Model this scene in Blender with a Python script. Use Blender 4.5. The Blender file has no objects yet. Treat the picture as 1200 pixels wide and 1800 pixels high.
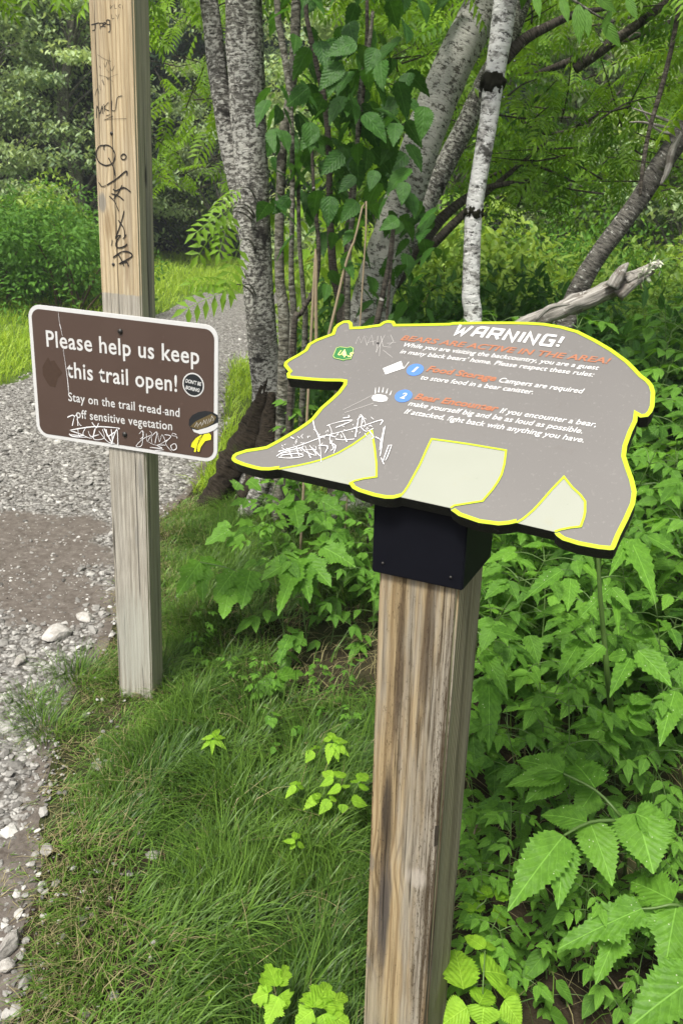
import bpy, bmesh, math, random
import numpy as np
from mathutils import Vector, Matrix, noise as mnoise
rng = np.random.default_rng(11); random.seed(11)
D = bpy.data; SC = bpy.context.scene; COL = SC.collection

# ------------------------------------------------------------------ camera
F = 1360.0; CAMH = 1.72
_d = np.array([-245., 3550., F]); _d /= np.linalg.norm(_d)
ST = _d[2]; CT = math.sqrt(1-ST*ST); SR = -_d[0]/CT; CR = math.sqrt(1-SR*SR)
FWD = np.array([0, CT, -ST]); _u0 = np.array([0, ST, CT]); _r0 = np.array([1., 0, 0])
RGT = CR*_r0+SR*_u0; UPV = -SR*_r0+CR*_u0; CAM = np.array([0, 0, CAMH])
cd = D.cameras.new('camera'); cam = D.objects.new('camera', cd); COL.objects.link(cam); SC.camera = cam
cd.sensor_fit = 'VERTICAL'; cd.sensor_height = 36; cd.sensor_width = 24; cd.lens = F/1800*36
cd.clip_start = 0.05; cd.clip_end = 2000
M = Matrix(((RGT[0], UPV[0], -FWD[0], 0), (RGT[1], UPV[1], -FWD[1], 0), (RGT[2], UPV[2], -FWD[2], CAMH), (0, 0, 0, 1)))
cam.matrix_world = M
cd.dof.use_dof = True; cd.dof.focus_distance = 1.38; cd.dof.aperture_fstop = 14.0

# ------------------------------------------------------------------ light
SUN_EL, SUN_AZ = math.radians(61), math.radians(212)      # azimuth clockwise from +Y: behind and left of the camera
w = D.worlds.new('World'); SC.world = w; w.use_nodes = True
nt = w.node_tree; bg = nt.nodes['Background']
sky = nt.nodes.new('ShaderNodeTexSky'); sky.sky_type = 'NISHITA'; sky.sun_disc = False
sky.sun_elevation = SUN_EL; sky.sun_rotation = SUN_AZ; sky.air_density = 1.0; sky.dust_density = 4.0; sky.ozone_density = 0.6
hs = nt.nodes.new('ShaderNodeHueSaturation'); hs.inputs['Saturation'].default_value = 0.22   # cloud-whitened sky
nt.links.new(sky.outputs[0], hs.inputs['Color']); nt.links.new(hs.outputs[0], bg.inputs[0]); bg.inputs[1].default_value = 0.105
sl = D.lights.new('sun', 'SUN'); sl.energy = 2.9; sl.angle = math.radians(12); sl.color = (1, .95, .87)
so = D.objects.new('sun', sl); COL.objects.link(so)
sdir = Vector((math.sin(SUN_AZ)*math.cos(SUN_EL), math.cos(SUN_AZ)*math.cos(SUN_EL), math.sin(SUN_EL)))
so.rotation_euler = sdir.to_track_quat('Z', 'Y').to_euler()
SC.view_settings.view_transform = 'Standard'; SC.view_settings.look = 'None'
SC.view_settings.exposure = 1.05; SC.view_settings.gamma = 1.0
SC.cycles.max_bounces = 7; SC.cycles.diffuse_bounces = 4; SC.cycles.glossy_bounces = 2; SC.cycles.transmission_bounces = 4
SC.cycles.transparent_max_bounces = 4; SC.cycles.use_denoising = True

# ------------------------------------------------------------------ helpers: rays to places
def ray(x, y): return RGT*((x-600)/F) - UPV*((y-900)/F) + FWD
def gp(x, y, z=0.0):
    v = ray(x, y); return CAM+v*((z-CAMH)/v[2])
def atY(x, y, Y):
    v = ray(x, y); return CAM+v*(Y/v[1])
def atT(x, y, t): return CAM+ray(x, y)*t
def onp(x, y, P, n):
    v = ray(x, y); return CAM+v*(((P-CAM)@n)/(v@n))
def nrm(a): a = np.asarray(a, float); return a/np.linalg.norm(a)

# ------------------------------------------------------------------ helpers: objects
def tag(o, label=None, cat=None, group=None, kind=None):
    if label: o['label'] = label
    if cat: o['category'] = cat
    if group: o['group'] = group
    if kind: o['kind'] = kind
    return o
def empty(name, loc, label=None, cat=None, group=None, rz=0):
    o = D.objects.new(name, None); COL.objects.link(o); o.location = loc; o.rotation_euler = (0, 0, rz); o.empty_display_size = .1
    return tag(o, label, cat, group)
def link(name, me, parent=None, mat=None):
    o = D.objects.new(name, me); COL.objects.link(o)
    if parent: o.parent = parent
    if mat is not None:
        for m in (mat if isinstance(mat, (list, tuple)) else [mat]): me.materials.append(m)
    return o
def copy_tree(o, parent=None):
    c = o.copy(); COL.objects.link(c); c.parent = parent
    for ch in o.children: copy_tree(ch, c)
    return c

class MB:
    """collects faces, builds one mesh"""
    def __init__(s): s.V = []; s.L = []; s.T = []; s.UV = []; s.C = []; s.MI = []; s.n = 0; s.sm = True
    def add(s, V, faces, uv=None, tint=0.5, mi=0):
        V = np.asarray(V, float).reshape(-1, 3); k = len(V)
        s.V.append(V); s.UV.append(np.zeros((k, 2)) if uv is None else np.asarray(uv, float))
        s.C.append(np.full(k, tint) if np.isscalar(tint) else np.asarray(tint, float))
        for f in faces: s.T.append(np.array([len(f)])); s.L.append(np.asarray(f)+s.n); s.MI.append(np.array([mi]))
        s.n += k
    def inst(s, tpl, Rm, pos, tint, mi=0):
        """copies of a template (V,F,UV): Rm (N,3,3) with scale in it, pos (N,3)"""
        V, Fc, UV = tpl; N = len(pos)
        if N == 0: return
        P = np.einsum('nij,kj->nki', Rm, V)+pos[:, None, :]
        k = len(V); s.V.append(P.reshape(-1, 3)); s.UV.append(np.tile(UV, (N, 1))); s.C.append(np.repeat(tint, k))
        tot = np.array([len(f) for f in Fc]); idx = np.concatenate([np.asarray(f) for f in Fc])
        s.T.append(np.tile(tot, N)); s.L.append((idx[None, :]+(np.arange(N)*k)[:, None]+s.n).ravel())
        s.MI.append(np.full(N*len(Fc), mi)); s.n += N*k
    def mesh(s, name, origin=(0, 0, 0), smooth=True):
        V = np.concatenate(s.V)-np.asarray(origin); T = np.concatenate(s.T); L = np.concatenate(s.L)
        me = D.meshes.new(name); me.vertices.add(len(V)); me.vertices.foreach_set('co', V.ravel().astype(np.float32))
        me.loops.add(len(L)); me.loops.foreach_set('vertex_index', L.astype(np.int32))
        me.polygons.add(len(T)); st = np.concatenate([[0], np.cumsum(T)[:-1]])
        me.polygons.foreach_set('loop_start', st.astype(np.int32)); me.polygons.foreach_set('loop_total', T.astype(np.int32))
        me.polygons.foreach_set('material_index', np.concatenate(s.MI).astype(np.int32))
        me.polygons.foreach_set('use_smooth', np.full(len(T), smooth))
        uv = np.concatenate(s.UV); lay = me.uv_layers.new(name='UVMap'); lay.data.foreach_set('uv', uv[L].ravel().astype(np.float32))
        at = me.attributes.new('tint', 'FLOAT', 'POINT'); at.data.foreach_set('value', np.concatenate(s.C).astype(np.float32))
        me.update(calc_edges=True); me.validate(); return me
    def build(s, name, mat, parent=None, origin=(0, 0, 0), smooth=True):
        if s.n == 0: return None
        return link(name, s.mesh(name, origin, smooth), parent, mat)

def frames(d, n):
    """(N,3) axis, (N,3) rough normal -> (N,3,3) columns x,y,z"""
    d = d/np.linalg.norm(d, axis=1, keepdims=True); x = np.cross(d, n); x /= np.linalg.norm(x, axis=1, keepdims=True)+1e-9
    z = np.cross(x, d); return np.stack([x, d, z], axis=2)
def smoothpts(P, k=4):
    P = np.asarray(P, float); out = []
    for i in range(len(P)-1):
        p0 = P[max(i-1, 0)]; p1 = P[i]; p2 = P[i+1]; p3 = P[min(i+2, len(P)-1)]
        for j in range(k):
            t = j/k; out.append(.5*((2*p1)+(-p0+p2)*t+(2*p0-5*p1+4*p2-p3)*t*t+(-p0+3*p1-3*p2+p3)*t**3))
    out.append(P[-1]); return np.array(out)
def tube(mb, P, R, seg=12, k=4, rough=0.0, flare=None, tint=.5, mi=0, cap=True, nf=9.0):
    P = np.asarray(P, float); R = np.asarray(R, float)
    Q = smoothpts(np.column_stack([P, R]), k); P, R = Q[:, :3], Q[:, 3]
    t = np.gradient(P, axis=0); t /= np.linalg.norm(t, axis=1, keepdims=True)
    a = np.array([0, -1., 0.02]) if abs(t[0][1]) < .9 else np.array([1., 0, 0]); V = []; UV = []; ln = 0
    a = -a                                   # seam on the far side
    for i in range(len(P)):
        x = a-t[i]*(a@t[i]); x /= np.linalg.norm(x); y = np.cross(t[i], x)
        if i: ln += np.linalg.norm(P[i]-P[i-1])
        for s_ in range(seg+1):
            an = 2*math.pi*s_/seg; dr = x*math.cos(an)+y*math.sin(an)
            r = R[i]
            if rough:
                r *= 1+rough*mnoise.noise(Vector(P[i]*nf*.6+dr*1.7))+rough*.5*mnoise.noise(Vector(P[i]*nf*2+dr*3))
            V.append(P[i]+dr*r); UV.append((s_/seg*2*math.pi*R.mean(), ln))
    fs = []
    for i in range(len(P)-1):
        for s_ in range(seg):
            b = i*(seg+1)+s_; fs.append((b, b+1, b+seg+2, b+seg+1))
    if cap:
        fs.append(tuple(range(seg-1, -1, -1))); b = (len(P)-1)*(seg+1); fs.append(tuple(b+q for q in range(seg)))
    mb.add(V, fs, UV, tint, mi)

# ------------------------------------------------------------------ helpers: materials
class NT:
    def __init__(s, name):
        s.m = D.materials.new(name); s.m.use_nodes = True; s.t = s.m.node_tree; s.b = s.t.nodes['Principled BSDF']
    def node(s, typ, ins=None, **kw):
        n = s.t.nodes.new(typ)
        for k, v in kw.items(): setattr(n, k, v)
        for k, v in (ins or {}).items(): s.set(n.inputs[k], v)
        return n
    def set(s, sock, v):
        if isinstance(v, S): s.t.links.new(v.o, sock)
        elif isinstance(v, bpy.types.NodeSocket): s.t.links.new(v, sock)
        else:
            if isinstance(v, tuple) and len(v) == 3 and len(getattr(sock, 'default_value', (0,))) == 4: v = v+(1,)
            sock.default_value = v
    def math(s, op, a, b=0.0, clamp=False):
        n = s.node('ShaderNodeMath', operation=op, use_clamp=clamp); s.set(n.inputs[0], a); s.set(n.inputs[1], b); return S(s, n.outputs[0])
    def coord(s, which='Object'): return S(s, s.node('ShaderNodeTexCoord').outputs[which])
    def attr(s, nm='tint'): return S(s, s.node('ShaderNodeAttribute', attribute_name=nm).outputs['Fac'])
    def rand(s): return S(s, s.node('ShaderNodeObjectInfo').outputs['Random'])
    def xyz(s, v):
        n = s.node('ShaderNodeSeparateXYZ'); s.set(n.inputs[0], v); return [S(s, o) for o in n.outputs]
    def vec(s, x, y, z):
        n = s.node('ShaderNodeCombineXYZ')
        for i, q in enumerate((x, y, z)): s.set(n.inputs[i], q)
        return S(s, n.outputs[0])
    def scale(s, v, sc):
        n = s.node('ShaderNodeVectorMath', operation='MULTIPLY'); s.set(n.inputs[0], v); n.inputs[1].default_value = sc; return S(s, n.outputs[0])
    def noise(s, v, sc, det=3.0, ro=.55, dist=0.0):
        n = s.node('ShaderNodeTexNoise'); s.set(n.inputs['Vector'], v); n.inputs['Scale'].default_value = sc
        n.inputs['Detail'].default_value = det; n.inputs['Roughness'].default_value = ro; n.inputs['Distortion'].default_value = dist
        return S(s, n.outputs['Fac'])
    def voro(s, v, sc, feat='F1', out='Distance'):
        n = s.node('ShaderNodeTexVoronoi', feature=feat); s.set(n.inputs['Vector'], v); n.inputs['Scale'].default_value = sc; return S(s, n.outputs[out])
    def step(s, v, lo, hi):
        n = s.node('ShaderNodeMapRange', interpolation_type='SMOOTHSTEP'); s.set(n.inputs['Value'], v)
        s.set(n.inputs['From Min'], lo); s.set(n.inputs['From Max'], hi); return S(s, n.outputs['Result'])
    def mix(s, f, a, b, blend='MIX'):
        n = s.node('ShaderNodeMix', data_type='RGBA', blend_type=blend); s.set(n.inputs[0], f); s.set(n.inputs[6], a); s.set(n.inputs[7], b); return S(s, n.outputs[2])
    def ramp(s, f, stops):
        n = s.node('ShaderNodeValToRGB'); e = n.color_ramp.elements
        while len(e) < len(stops): e.new(.5)
        for el, (p, c) in zip(e, stops): el.position = p; el.color = tuple(c)+(1,)
        s.set(n.inputs[0], f); return S(s, n.outputs[0])
    def bump(s, h, strength=.5, dist=.01):
        n = s.node('ShaderNodeBump'); n.inputs['Strength'].default_value = strength; n.inputs['Distance'].default_value = dist
        s.set(n.inputs['Height'], h); s.set(s.b.inputs['Normal'], S(s, n.outputs[0])); return n
    def out(s, col, rough=.6, spec=.4):
        s.set(s.b.inputs['Base Color'], col); s.set(s.b.inputs['Roughness'], rough); s.set(s.b.inputs['Specular IOR Level'], spec); return s.m
class S:
    def __init__(s, t, o): s.t = t; s.o = o
    def __add__(s, b): return s.t.math('ADD', s, b)
    def __sub__(s, b): return s.t.math('SUBTRACT', s, b)
    def __rsub__(s, b): return s.t.math('SUBTRACT', b, s)
    def __mul__(s, b): return s.t.math('MULTIPLY', s, b)
    def __truediv__(s, b): return s.t.math('DIVIDE', s, b)
    __radd__ = __add__; __rmul__ = __mul__
    def sin(s): return s.t.math('SINE', s)
    def abs(s): return s.t.math('ABSOLUTE', s)
    def pow(s, b): return s.t.math('POWER', s, b)
    def max(s, b): return s.t.math('MAXIMUM', s, b)
    def min(s, b): return s.t.math('MINIMUM', s, b)

def plain(name, col, rough=.55, spec=.4, var=.12, vs=40.0, metal=0.0):
    t = NT(name); n = t.noise(t.coord(), vs, 4); c = t.mix(n, tuple(x*(1-var) for x in col), tuple(min(1, x*(1+var)) for x in col))
    t.b.inputs['Metallic'].default_value = metal; return t.out(c, rough, spec)

def leaf_mat(name, dark, light, vein=.0, trans=.45, gloss=.35, rough=.42, specks=False, veinc=None):
    dark = (dark[0]*1.10, dark[1]*1.10, dark[2]*.95); light = (light[0]*1.20, light[1]*1.14, light[2]*.95)
    t = NT(name); f = t.attr(); col = t.mix(f, dark, light); col = t.mix(t.rand()*.35, col, tuple(.5*(a+b)*1.15 for a, b in zip(dark, light)))
    uv = t.coord('UV'); u, v, _ = t.xyz(uv)
    h = None
    if vein > 0:
        a = (u-.5).abs()
        wv_ = t.noise(t.vec(u*3.0, v*3.0, t.attr()*9.0), 1.0, 3); side = ((v*7.0-a*6.0+wv_*.8)*6.2832).sin(); sv = t.step(side, .90, 1.0)*t.step(a, .5, .30)
        mid = t.step(a, .022, .006); vm = (mid+sv*.30).min(1.0)
        mot = t.noise(t.coord(), 60, 3)
        col = t.mix(t.step(mot, .35, .7)*.25, col, tuple(x*1.5 for x in light))
        col = t.mix(vm*vein, col, veinc or tuple(min(1, x*1.9+.05) for x in light))
        h = side*.5-mid*1.2
        if specks:
            vo = t.voro(t.coord(), 55.0); col = t.mix(t.step(vo, .10, .06)*.8, col, (.55, .62, .42))
    t.out(col, rough, gloss)
    if h is not None: t.bump(h*.6+t.noise(t.vec(u*9.0, v*12.0, t.attr()*5.0), 1.0, 3)*1.4, .45, .004)
    tr = t.node('ShaderNodeBsdfTranslucent'); tc = t.mix(.55, col, t.mix(1.0, col, (1.6, 1.5, .5), 'MULTIPLY')); t.set(tr.inputs['Color'], tc)
    mx = t.node('ShaderNodeMixShader'); mx.inputs[0].default_value = trans
    t.t.links.new(t.b.outputs[0], mx.inputs[1]); t.t.links.new(tr.outputs[0], mx.inputs[2])
    t.t.links.new(mx.outputs[0], t.t.nodes['Material Output'].inputs['Surface']); return t.m

def bark_mat(name, dark, mid, white, cover, moss=0.0, band=1.0, spots=.08, blot=.2, sc=24.0):
    """cover, spots, blot: shares of the bark under pale mottling, white ovals and black blotches"""
    t = NT(name); uv = t.coord('UV'); u, v, _ = t.xyz(uv); ob = t.coord()
    def q(p): return .5+.125*(4.91*((1-p)**.14-p**.14))
    wv = t.noise(ob, 6.0, 3)*.05; vv = v+wv
    fine = t.noise(t.vec(u*18.0, vv*100.0*band, 0.0), 1.0, 6, .75)
    crk = t.noise(t.vec(u*20.0, vv*85.0*band, 4.0), 1.0, 5, .72)
    c = t.ramp(fine, [(.36, dark), (.5, mid), (.66, tuple(x*1.9 for x in mid))])
    l2 = t.noise(t.vec(u, v, 9.0), 3.2, 3)
    mo = t.noise(t.vec(u*1.0, vv*1.5, 5.0), sc, 6, .72)+(l2-.5)*.25+(fine-.5)*.25; k = q(cover)
    c = t.mix(t.step(mo, k-.02, k+.035)*.95, c, t.mix(fine, tuple(x*.62 for x in white), white))
    if spots:
        ov = t.noise(t.vec(u*1.0, v*1.5, 13.0), sc*.5, 3, .5); k = q(spots); c = t.mix(t.step(ov, k-.01, k+.015)*.92, c, t.mix(mo, tuple(x*.85 for x in white), tuple(min(.8, x*1.2) for x in white)))
    k = q(.22); c = t.mix(t.step(crk, k-.02, k+.02)*.85, c, dark)
    if blot:
        bl = t.noise(t.vec(u*1.0, v*1.3, 21.0), 6.5, 5, .65)+(fine-.5)*.35; k = q(blot); c = t.mix(t.step(bl, k-.01, k+.07)*.93, c, t.mix(fine, tuple(x*.6 for x in dark), tuple(x*2 for x in dark)))
    if moss: c = t.mix(t.step(t.noise(ob, 5.0, 5, .7), .66-moss*.25, .76-moss*.25), c, (.035, .045, .012))
    t.out(c, .95, .12); t.bump(fine*.6-crk*.9+mo*.5, .9, .012); return t.m

def split_mat(name):
    t = NT(name); u, v, _ = t.xyz(t.coord('UV')); f = t.noise(t.vec(u*130.0, v*6.0, 0.0), 1.0, 6, .7); g = t.noise(t.vec(u*40.0, v*3.0, 2.0), 1.0, 4, .6); p = t.noise(t.coord(), 9.0, 4, .7)
    c = t.ramp(f, [(.3, (.05, .046, .04)), (.5, (.27, .255, .225)), (.75, (.52, .50, .46))]); c = t.mix(t.step(g, .55, .66)*.7, c, (.03, .025, .02)); c = t.mix(t.step(p, .52, .6)*.6, c, (.075, .058, .042)); c = t.mix(t.step(t.noise(t.coord(), 22.0, 4, .7), .62, .68)*.7, c, (.52, .51, .47))
    t.out(c, .9, .15); t.bump(f-g*.6, .9, .01); return t.m

def wood_mat(name, pale, brown, grey, freq=350.0, knots=(), stains_highlights=(), zgrey=None, green=0.0, axis='x', greyamt=.5, streak=.0, fiber=1.0, line=.7, speck=0.0):
    t = NT(name); x, y, z = t.xyz(t.coord()); a = x if axis == 'x' else y
    wob = (t.noise(t.vec(x*5.0, y*5.0, z*.9), 1.0, 3, .6)-.5)*.05
    g = a+wob; km = None; edge = (t.noise(t.vec(x*70.0, y*70.0, z*5.0), 1.0, 4, .7)-.5)
    for (kx, kz, rx, rz, amt, dk) in knots:
        dx = (a-kx)/rx; dz = (z-kz)/rz; q = dx*dx+dz*dz; e = t.math('POWER', 2.718, q*-.35)
        g = g+dx*e*rx*amt; kd = t.step(q+edge*.8, 1.0, .35)*dk; km = kd if km is None else km.max(kd)
    ring = ((g*freq+t.noise(t.vec(x*11.0, y*11.0, z*.5), 1.0, 2)*7.0)*1.0472).sin()*.5+.5
    fb = t.noise(t.vec(x*420.0, y*420.0, z*9.0), 1.0, 5, .7); fb2 = t.noise(t.vec(x*110.0, y*110.0, z*2.2), 1.0, 5, .72); wd = t.noise(t.vec(x*26.0, y*26.0, z*1.1), 1.0, 4, .65)
    c = t.mix(t.step(ring, .45, .98)*line, pale, brown); c = t.mix(t.step(wd, .42, .64)*.6, c, tuple(q*.72 for q in brown))
    c = t.mix(t.step(fb, .38, .70)*.55*fiber, c, tuple(q*.42 for q in brown))
    gm = t.step(t.noise(t.vec(x*16.0, y*16.0, z*1.3), 1.0, 5, .65), .42, .60)*greyamt
    if zgrey is not None: gm = gm.max(t.step(z+edge*.012, zgrey+.003, zgrey-.003)*.8)
    c = t.mix(gm, c, t.mix(t.step(fb2*.5+fb*.5, .38, .62), tuple(q*1.15 for q in grey), tuple(q*.45 for q in grey)))
    if streak: c = t.mix(t.step(fb2+(wd-.5)*.7, .52, .64)*streak, c, tuple(q*.20 for q in brown))
    if speck:
        sp = t.noise(t.vec(x*330.0, y*330.0, z*60.0), 1.0, 4, .8); c = t.mix(t.step(sp+(wd-.5)*.6, .58, .66)*speck, c, tuple(q*.22 for q in brown))
    if green: c = t.mix(t.step(t.noise(t.vec(x*9.0, y*9.0, z*1.1), 1.0, 5), .3, .62)*green, c, t.mix(fb, (.09, .105, .035), (.22, .24, .10)))
    for (sx, sz, rx, rz, amt, sc) in stains_highlights:
        dx = (a-sx+wob*.6)/rx; dz = (z-sz)/rz; q = dx*dx+dz*dz+(fb2-.5)*2.2+edge*1.4
        c = t.mix(t.step(q, 1.15, .0)*amt, c, t.mix(fb, sc, tuple(q_*1.9 for q_ in sc)))
    if km is not None: c = t.mix(km*.85, c, t.mix(fb2, tuple(.75*q for q in grey), tuple(.35*q for q in grey)))
    crack = t.noise(t.vec(x*75.0, y*75.0, z*.9), 1.0, 3, .6); ck = t.step(crack, .64, .68)
    c = t.mix(ck*.7, c, (.02, .017, .013))
    t.out(c, .9, .12); t.bump(fb*.6-ring*.35*line-ck*1.4+fb2*.4, .8, .004); return t.m


# ------------------------------------------------------------------ ground and trail
def inpoly(P, poly):
    x, y = P[:, 0], P[:, 1]; r = np.zeros(len(P), bool); j = len(poly)-1
    for i in range(len(poly)):
        xi, yi = poly[i]; xj, yj = poly[j]
        c = ((yi > y) != (yj > y)) & (x < (xj-xi)*(y-yi)/(yj-yi+1e-12)+xi); r ^= c; j = i
    return r
def g2(x, y): return gp(x, y)[:2]
# the trail's outline on the ground, from the near edge round its right side and back along its left side
TR = [(-.75, .6), *[g2(*q) for q in [(8, 1790), (30, 1640), (50, 1480), (72, 1370), (78, 1290), (120, 1215), (182, 1130), (225, 1000), (262, 920), (330, 870), (362, 820), (385, 760), (402, 640)]],
      (-1.05, 9.0), (-.85, 11), (-.4, 13), (.6, 15.5), (1.9, 17), (1.9, 20.5), (-.6, 19), (-2.3, 16.4), *[g2(*q) for q in [(352, 520), (290, 556), (180, 590), (70, 650), (0, 690)]], (-6.5, 7.6), (-7, .6)]
TR = np.array(TR)
def edge_dist(P, poly=TR):
    A = poly; B = np.roll(poly, -1, 0); d = np.full(len(P), 1e9)
    for a, b in zip(A, B):
        ab = b-a; t = np.clip(((P-a)@ab)/(ab@ab+1e-12), 0, 1); d = np.minimum(d, np.hypot(*(P-a-t[:, None]*ab).T))
    return np.where(inpoly(P, poly), d, -d)
_perm = rng.random((64, 64))
def vn(P, sc):
    q = P*sc; i = np.floor(q).astype(int); f = q-i; f = f*f*(3-2*f); g = lambda a, b: _perm[(i[:, 0]+a) % 64, (i[:, 1]+b) % 64]
    return (g(0, 0)*(1-f[:, 0])+g(1, 0)*f[:, 0])*(1-f[:, 1])+(g(0, 1)*(1-f[:, 0])+g(1, 1)*f[:, 0])*f[:, 1]
def fbm(P, sc): return (vn(P, sc)+.5*vn(P, sc*2.1)+.25*vn(P, sc*4.3))/1.75
def height(P):
    """gentle relief; the verge stands a little above the trail"""
    e = edge_dist(P); near = np.clip(np.hypot(P[:, 0], P[:, 1])/60, 0, 1)
    return .05*np.clip(-e/.35, 0, 1)*np.clip(fbm(P, 2.3)*1.6, 0, 1)+near*near*2.2*fbm(P, .06)
def gridmesh(name, xs, ys, fz, keep=None):
    X, Y = np.meshgrid(xs, ys); P = np.column_stack([X.ravel(), Y.ravel()]); Z = fz(P); nx = len(xs)
    ok = np.ones(len(P), bool) if keep is None else keep(P)
    fs = []
    for j in range(len(ys)-1):
        for i in range(nx-1):
            q = (j*nx+i, j*nx+i+1, (j+1)*nx+i+1, (j+1)*nx+i)
            if ok[q[0]] or ok[q[1]] or ok[q[2]] or ok[q[3]]: fs.append(q)
    me = D.meshes.new(name); me.from_pydata(np.column_stack([P, Z]).tolist(), [], fs); me.update()
    me.polygons.foreach_set('use_smooth', [True]*len(me.polygons)); return me
t = NT('soil'); ob = t.coord(); f1 = t.noise(ob, 14, 6, .7); f2 = t.noise(ob, 1.3, 3)
c = t.ramp(f1, [(.3, (.012, .009, .006)), (.55, (.035, .026, .016)), (.8, (.09, .07, .045))])
c = t.mix(t.step(f2, .45, .6)*.55, c, (.035, .05, .014)); _x, _y, _z = t.xyz(ob); c = t.mix(t.step(_y, 5.2, 8.0)*.9, c, t.mix(f1, (.045, .085, .014), (.12, .18, .03))); t.out(c, .95, .1); t.bump(f1, .8, .03); M_SOIL = t.m
def cgrid(a, b, n, p=2.2):
    s_ = np.linspace(-1, 1, n); return np.sign(s_)*np.abs(s_)**p*(b-a)/2+(a+b)/2
go = link('ground', gridmesh('ground', cgrid(-300, 300, 240, 3.2), cgrid(-300, 300, 240, 3.2)+4, height), None, M_SOIL); tag(go, kind='structure')
t = NT('trail_gravel'); ob = t.coord(); ed = t.attr('dirt'); v1 = t.voro(ob, 42.0, 'F1', 'Color'); vd = t.voro(ob, 42.0); v2 = t.voro(ob, 95.0, 'F1', 'Color'); vd2 = t.voro(ob, 95.0)
g1, g2_, _ = t.xyz(v1); h1, _, _ = t.xyz(v2); nz = t.noise(ob, 30, 6, .7); nb = t.noise(ob, 2.2, 4)
gr = t.ramp(g1*.6+h1*.4, [(.1, (.07, .066, .06)), (.5, (.185, .178, .165)), (.9, (.36, .35, .325))]); gr = t.mix(t.step(vd, .45, .75)*.8, gr, (.05, .043, .034))
dt = t.ramp(nz, [(.3, (.062, .051, .042)), (.6, (.125, .109, .094)), (.8, (.24, .22, .195))])
dm = t.step(ed+(nb-.5)*.7, .35, .6)
t.out(t.mix(dm, gr, dt), .95, .15); t.bump(nz*.5-vd*(1.0-dm), .8, .015)
pm = gridmesh('gravel_trail', np.concatenate([np.arange(-7, -3, .16), np.arange(-3, .2, .05), np.arange(.2, 2.4, .2)]), np.concatenate([np.arange(.6, 7, .06), np.arange(7, 27, .3)]),
              lambda P: height(P)+.006+.012*fbm(P, 5)-.03*np.clip(-edge_dist(P)/.1, 0, 1), lambda P: edge_dist(P) > -.02+.14*(fbm(P, 6)-.5))
pv = np.array([v.co[:2] for v in pm.vertices])
DIRT = np.array([g2(*q) for q in [(-200, 905), (60, 900), (150, 905), (196, 960), (190, 1060), (150, 1120), (60, 1130), (0, 1105), (-200, 1060)]])
DIRT2 = np.array([g2(*q) for q in [(-200, 1420), (20, 1490), (60, 1560), (40, 1660), (45, 1760), (-100, 1800), (-300, 1700)]])
def dirtness(P):
    a = np.clip(.5+np.maximum(edge_dist(P, DIRT), edge_dist(P, DIRT2))*1.9+(fbm(P, 5)-.55)*.9, 0, 1); return np.maximum(a, np.clip(1-edge_dist(P)/.10, 0, 1)*.7*(P[:, 1] < 6))
at = pm.attributes.new('dirt', 'FLOAT', 'POINT'); at.data.foreach_set('value', dirtness(pv).astype(np.float32))
po = link('gravel_trail', pm, None, t.m); tag(po, kind='structure')

# ------------------------------------------------------------------ flat print on a plane
class Plane:
    def __init__(s, P, n, ux): s.P = np.asarray(P, float); s.n = nrm(n); s.u = nrm(ux-s.n*(ux@s.n)); s.v = np.cross(s.n, s.u)
    def uv(s, x, y):
        q = onp(x, y, s.P, s.n)-s.P; return np.array([q@s.u, q@s.v])
    def at(s, uv, e=0.0): uv = np.asarray(uv); return s.P+np.outer(uv[..., 0], s.u)+np.outer(uv[..., 1], s.v)+s.n*e
def crop(ox, oy, sc, pts): return [(ox+x/sc, oy+y/sc) for x, y in pts]
def fill(mb, pl, pts, e, mi=0, bothsides=False):
    bm = bmesh.new(); vs = [bm.verts.new((p[0], p[1], 0)) for p in pts]
    a = sum(pts[i][0]*pts[(i+1) % len(pts)][1]-pts[(i+1) % len(pts)][0]*pts[i][1] for i in range(len(pts)))
    bm.faces.new(vs if a > 0 else vs[::-1]); bm.normal_update(); bmesh.ops.triangulate(bm, faces=bm.faces[:], ngon_method='EAR_CLIP'); bm.verts.index_update()
    V = np.array([v.co[:2] for v in bm.verts]); fs = [[v.index for v in f.verts] for f in bm.faces]; bm.free()
    mb.add(pl.at(V, e), fs, V, .5, mi)
def ribbon(mb, pl, pts, wd, e, closed=False, mi=0, taper=False, side=0.0):
    P = np.asarray(pts, float); keep = [0]+[i for i in range(1, len(P)) if np.hypot(*(P[i]-P[i-1])) > 1e-6]; P = P[keep]; n = len(P)
    if n < 2: return
    V = []
    for i in range(n):
        a = P[i]-P[i-1] if (i or closed) else P[1]-P[0]; b = P[(i+1) % n]-P[i] if (i < n-1 or closed) else P[i]-P[i-1]
        a = a/(np.hypot(*a)+1e-12); b = b/(np.hypot(*b)+1e-12); na = np.array([-a[1], a[0]]); nb = np.array([-b[1], b[0]]); m = na+nb
        m = m/max(m@m, .55)*2*.5; k = wd if np.isscalar(wd) else wd[i]
        V += [P[i]+m*k*(1+side), P[i]-m*k*(1-side)]
    V = np.array(V); V = (V-np.repeat(P, 2, 0))+np.repeat(P, 2, 0)
    fs = [(2*i+1, (2*i+3) % (2*n), (2*i+2) % (2*n), 2*i) for i in range(n if closed else n-1)]
    mb.add(pl.at(V, e), fs, V, .5, mi)
def uneven(P, w, lo=.45, hi=1.35):
    n = len(P); a = rng.uniform(lo, hi, max(n//2, 2)+1); return w*np.interp(np.arange(n), np.linspace(0, n-1, len(a)), a)
def catmull(pts, k=4): return smoothpts(np.column_stack([np.asarray(pts, float), np.zeros(len(pts))]), k)[:, :2]
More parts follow.
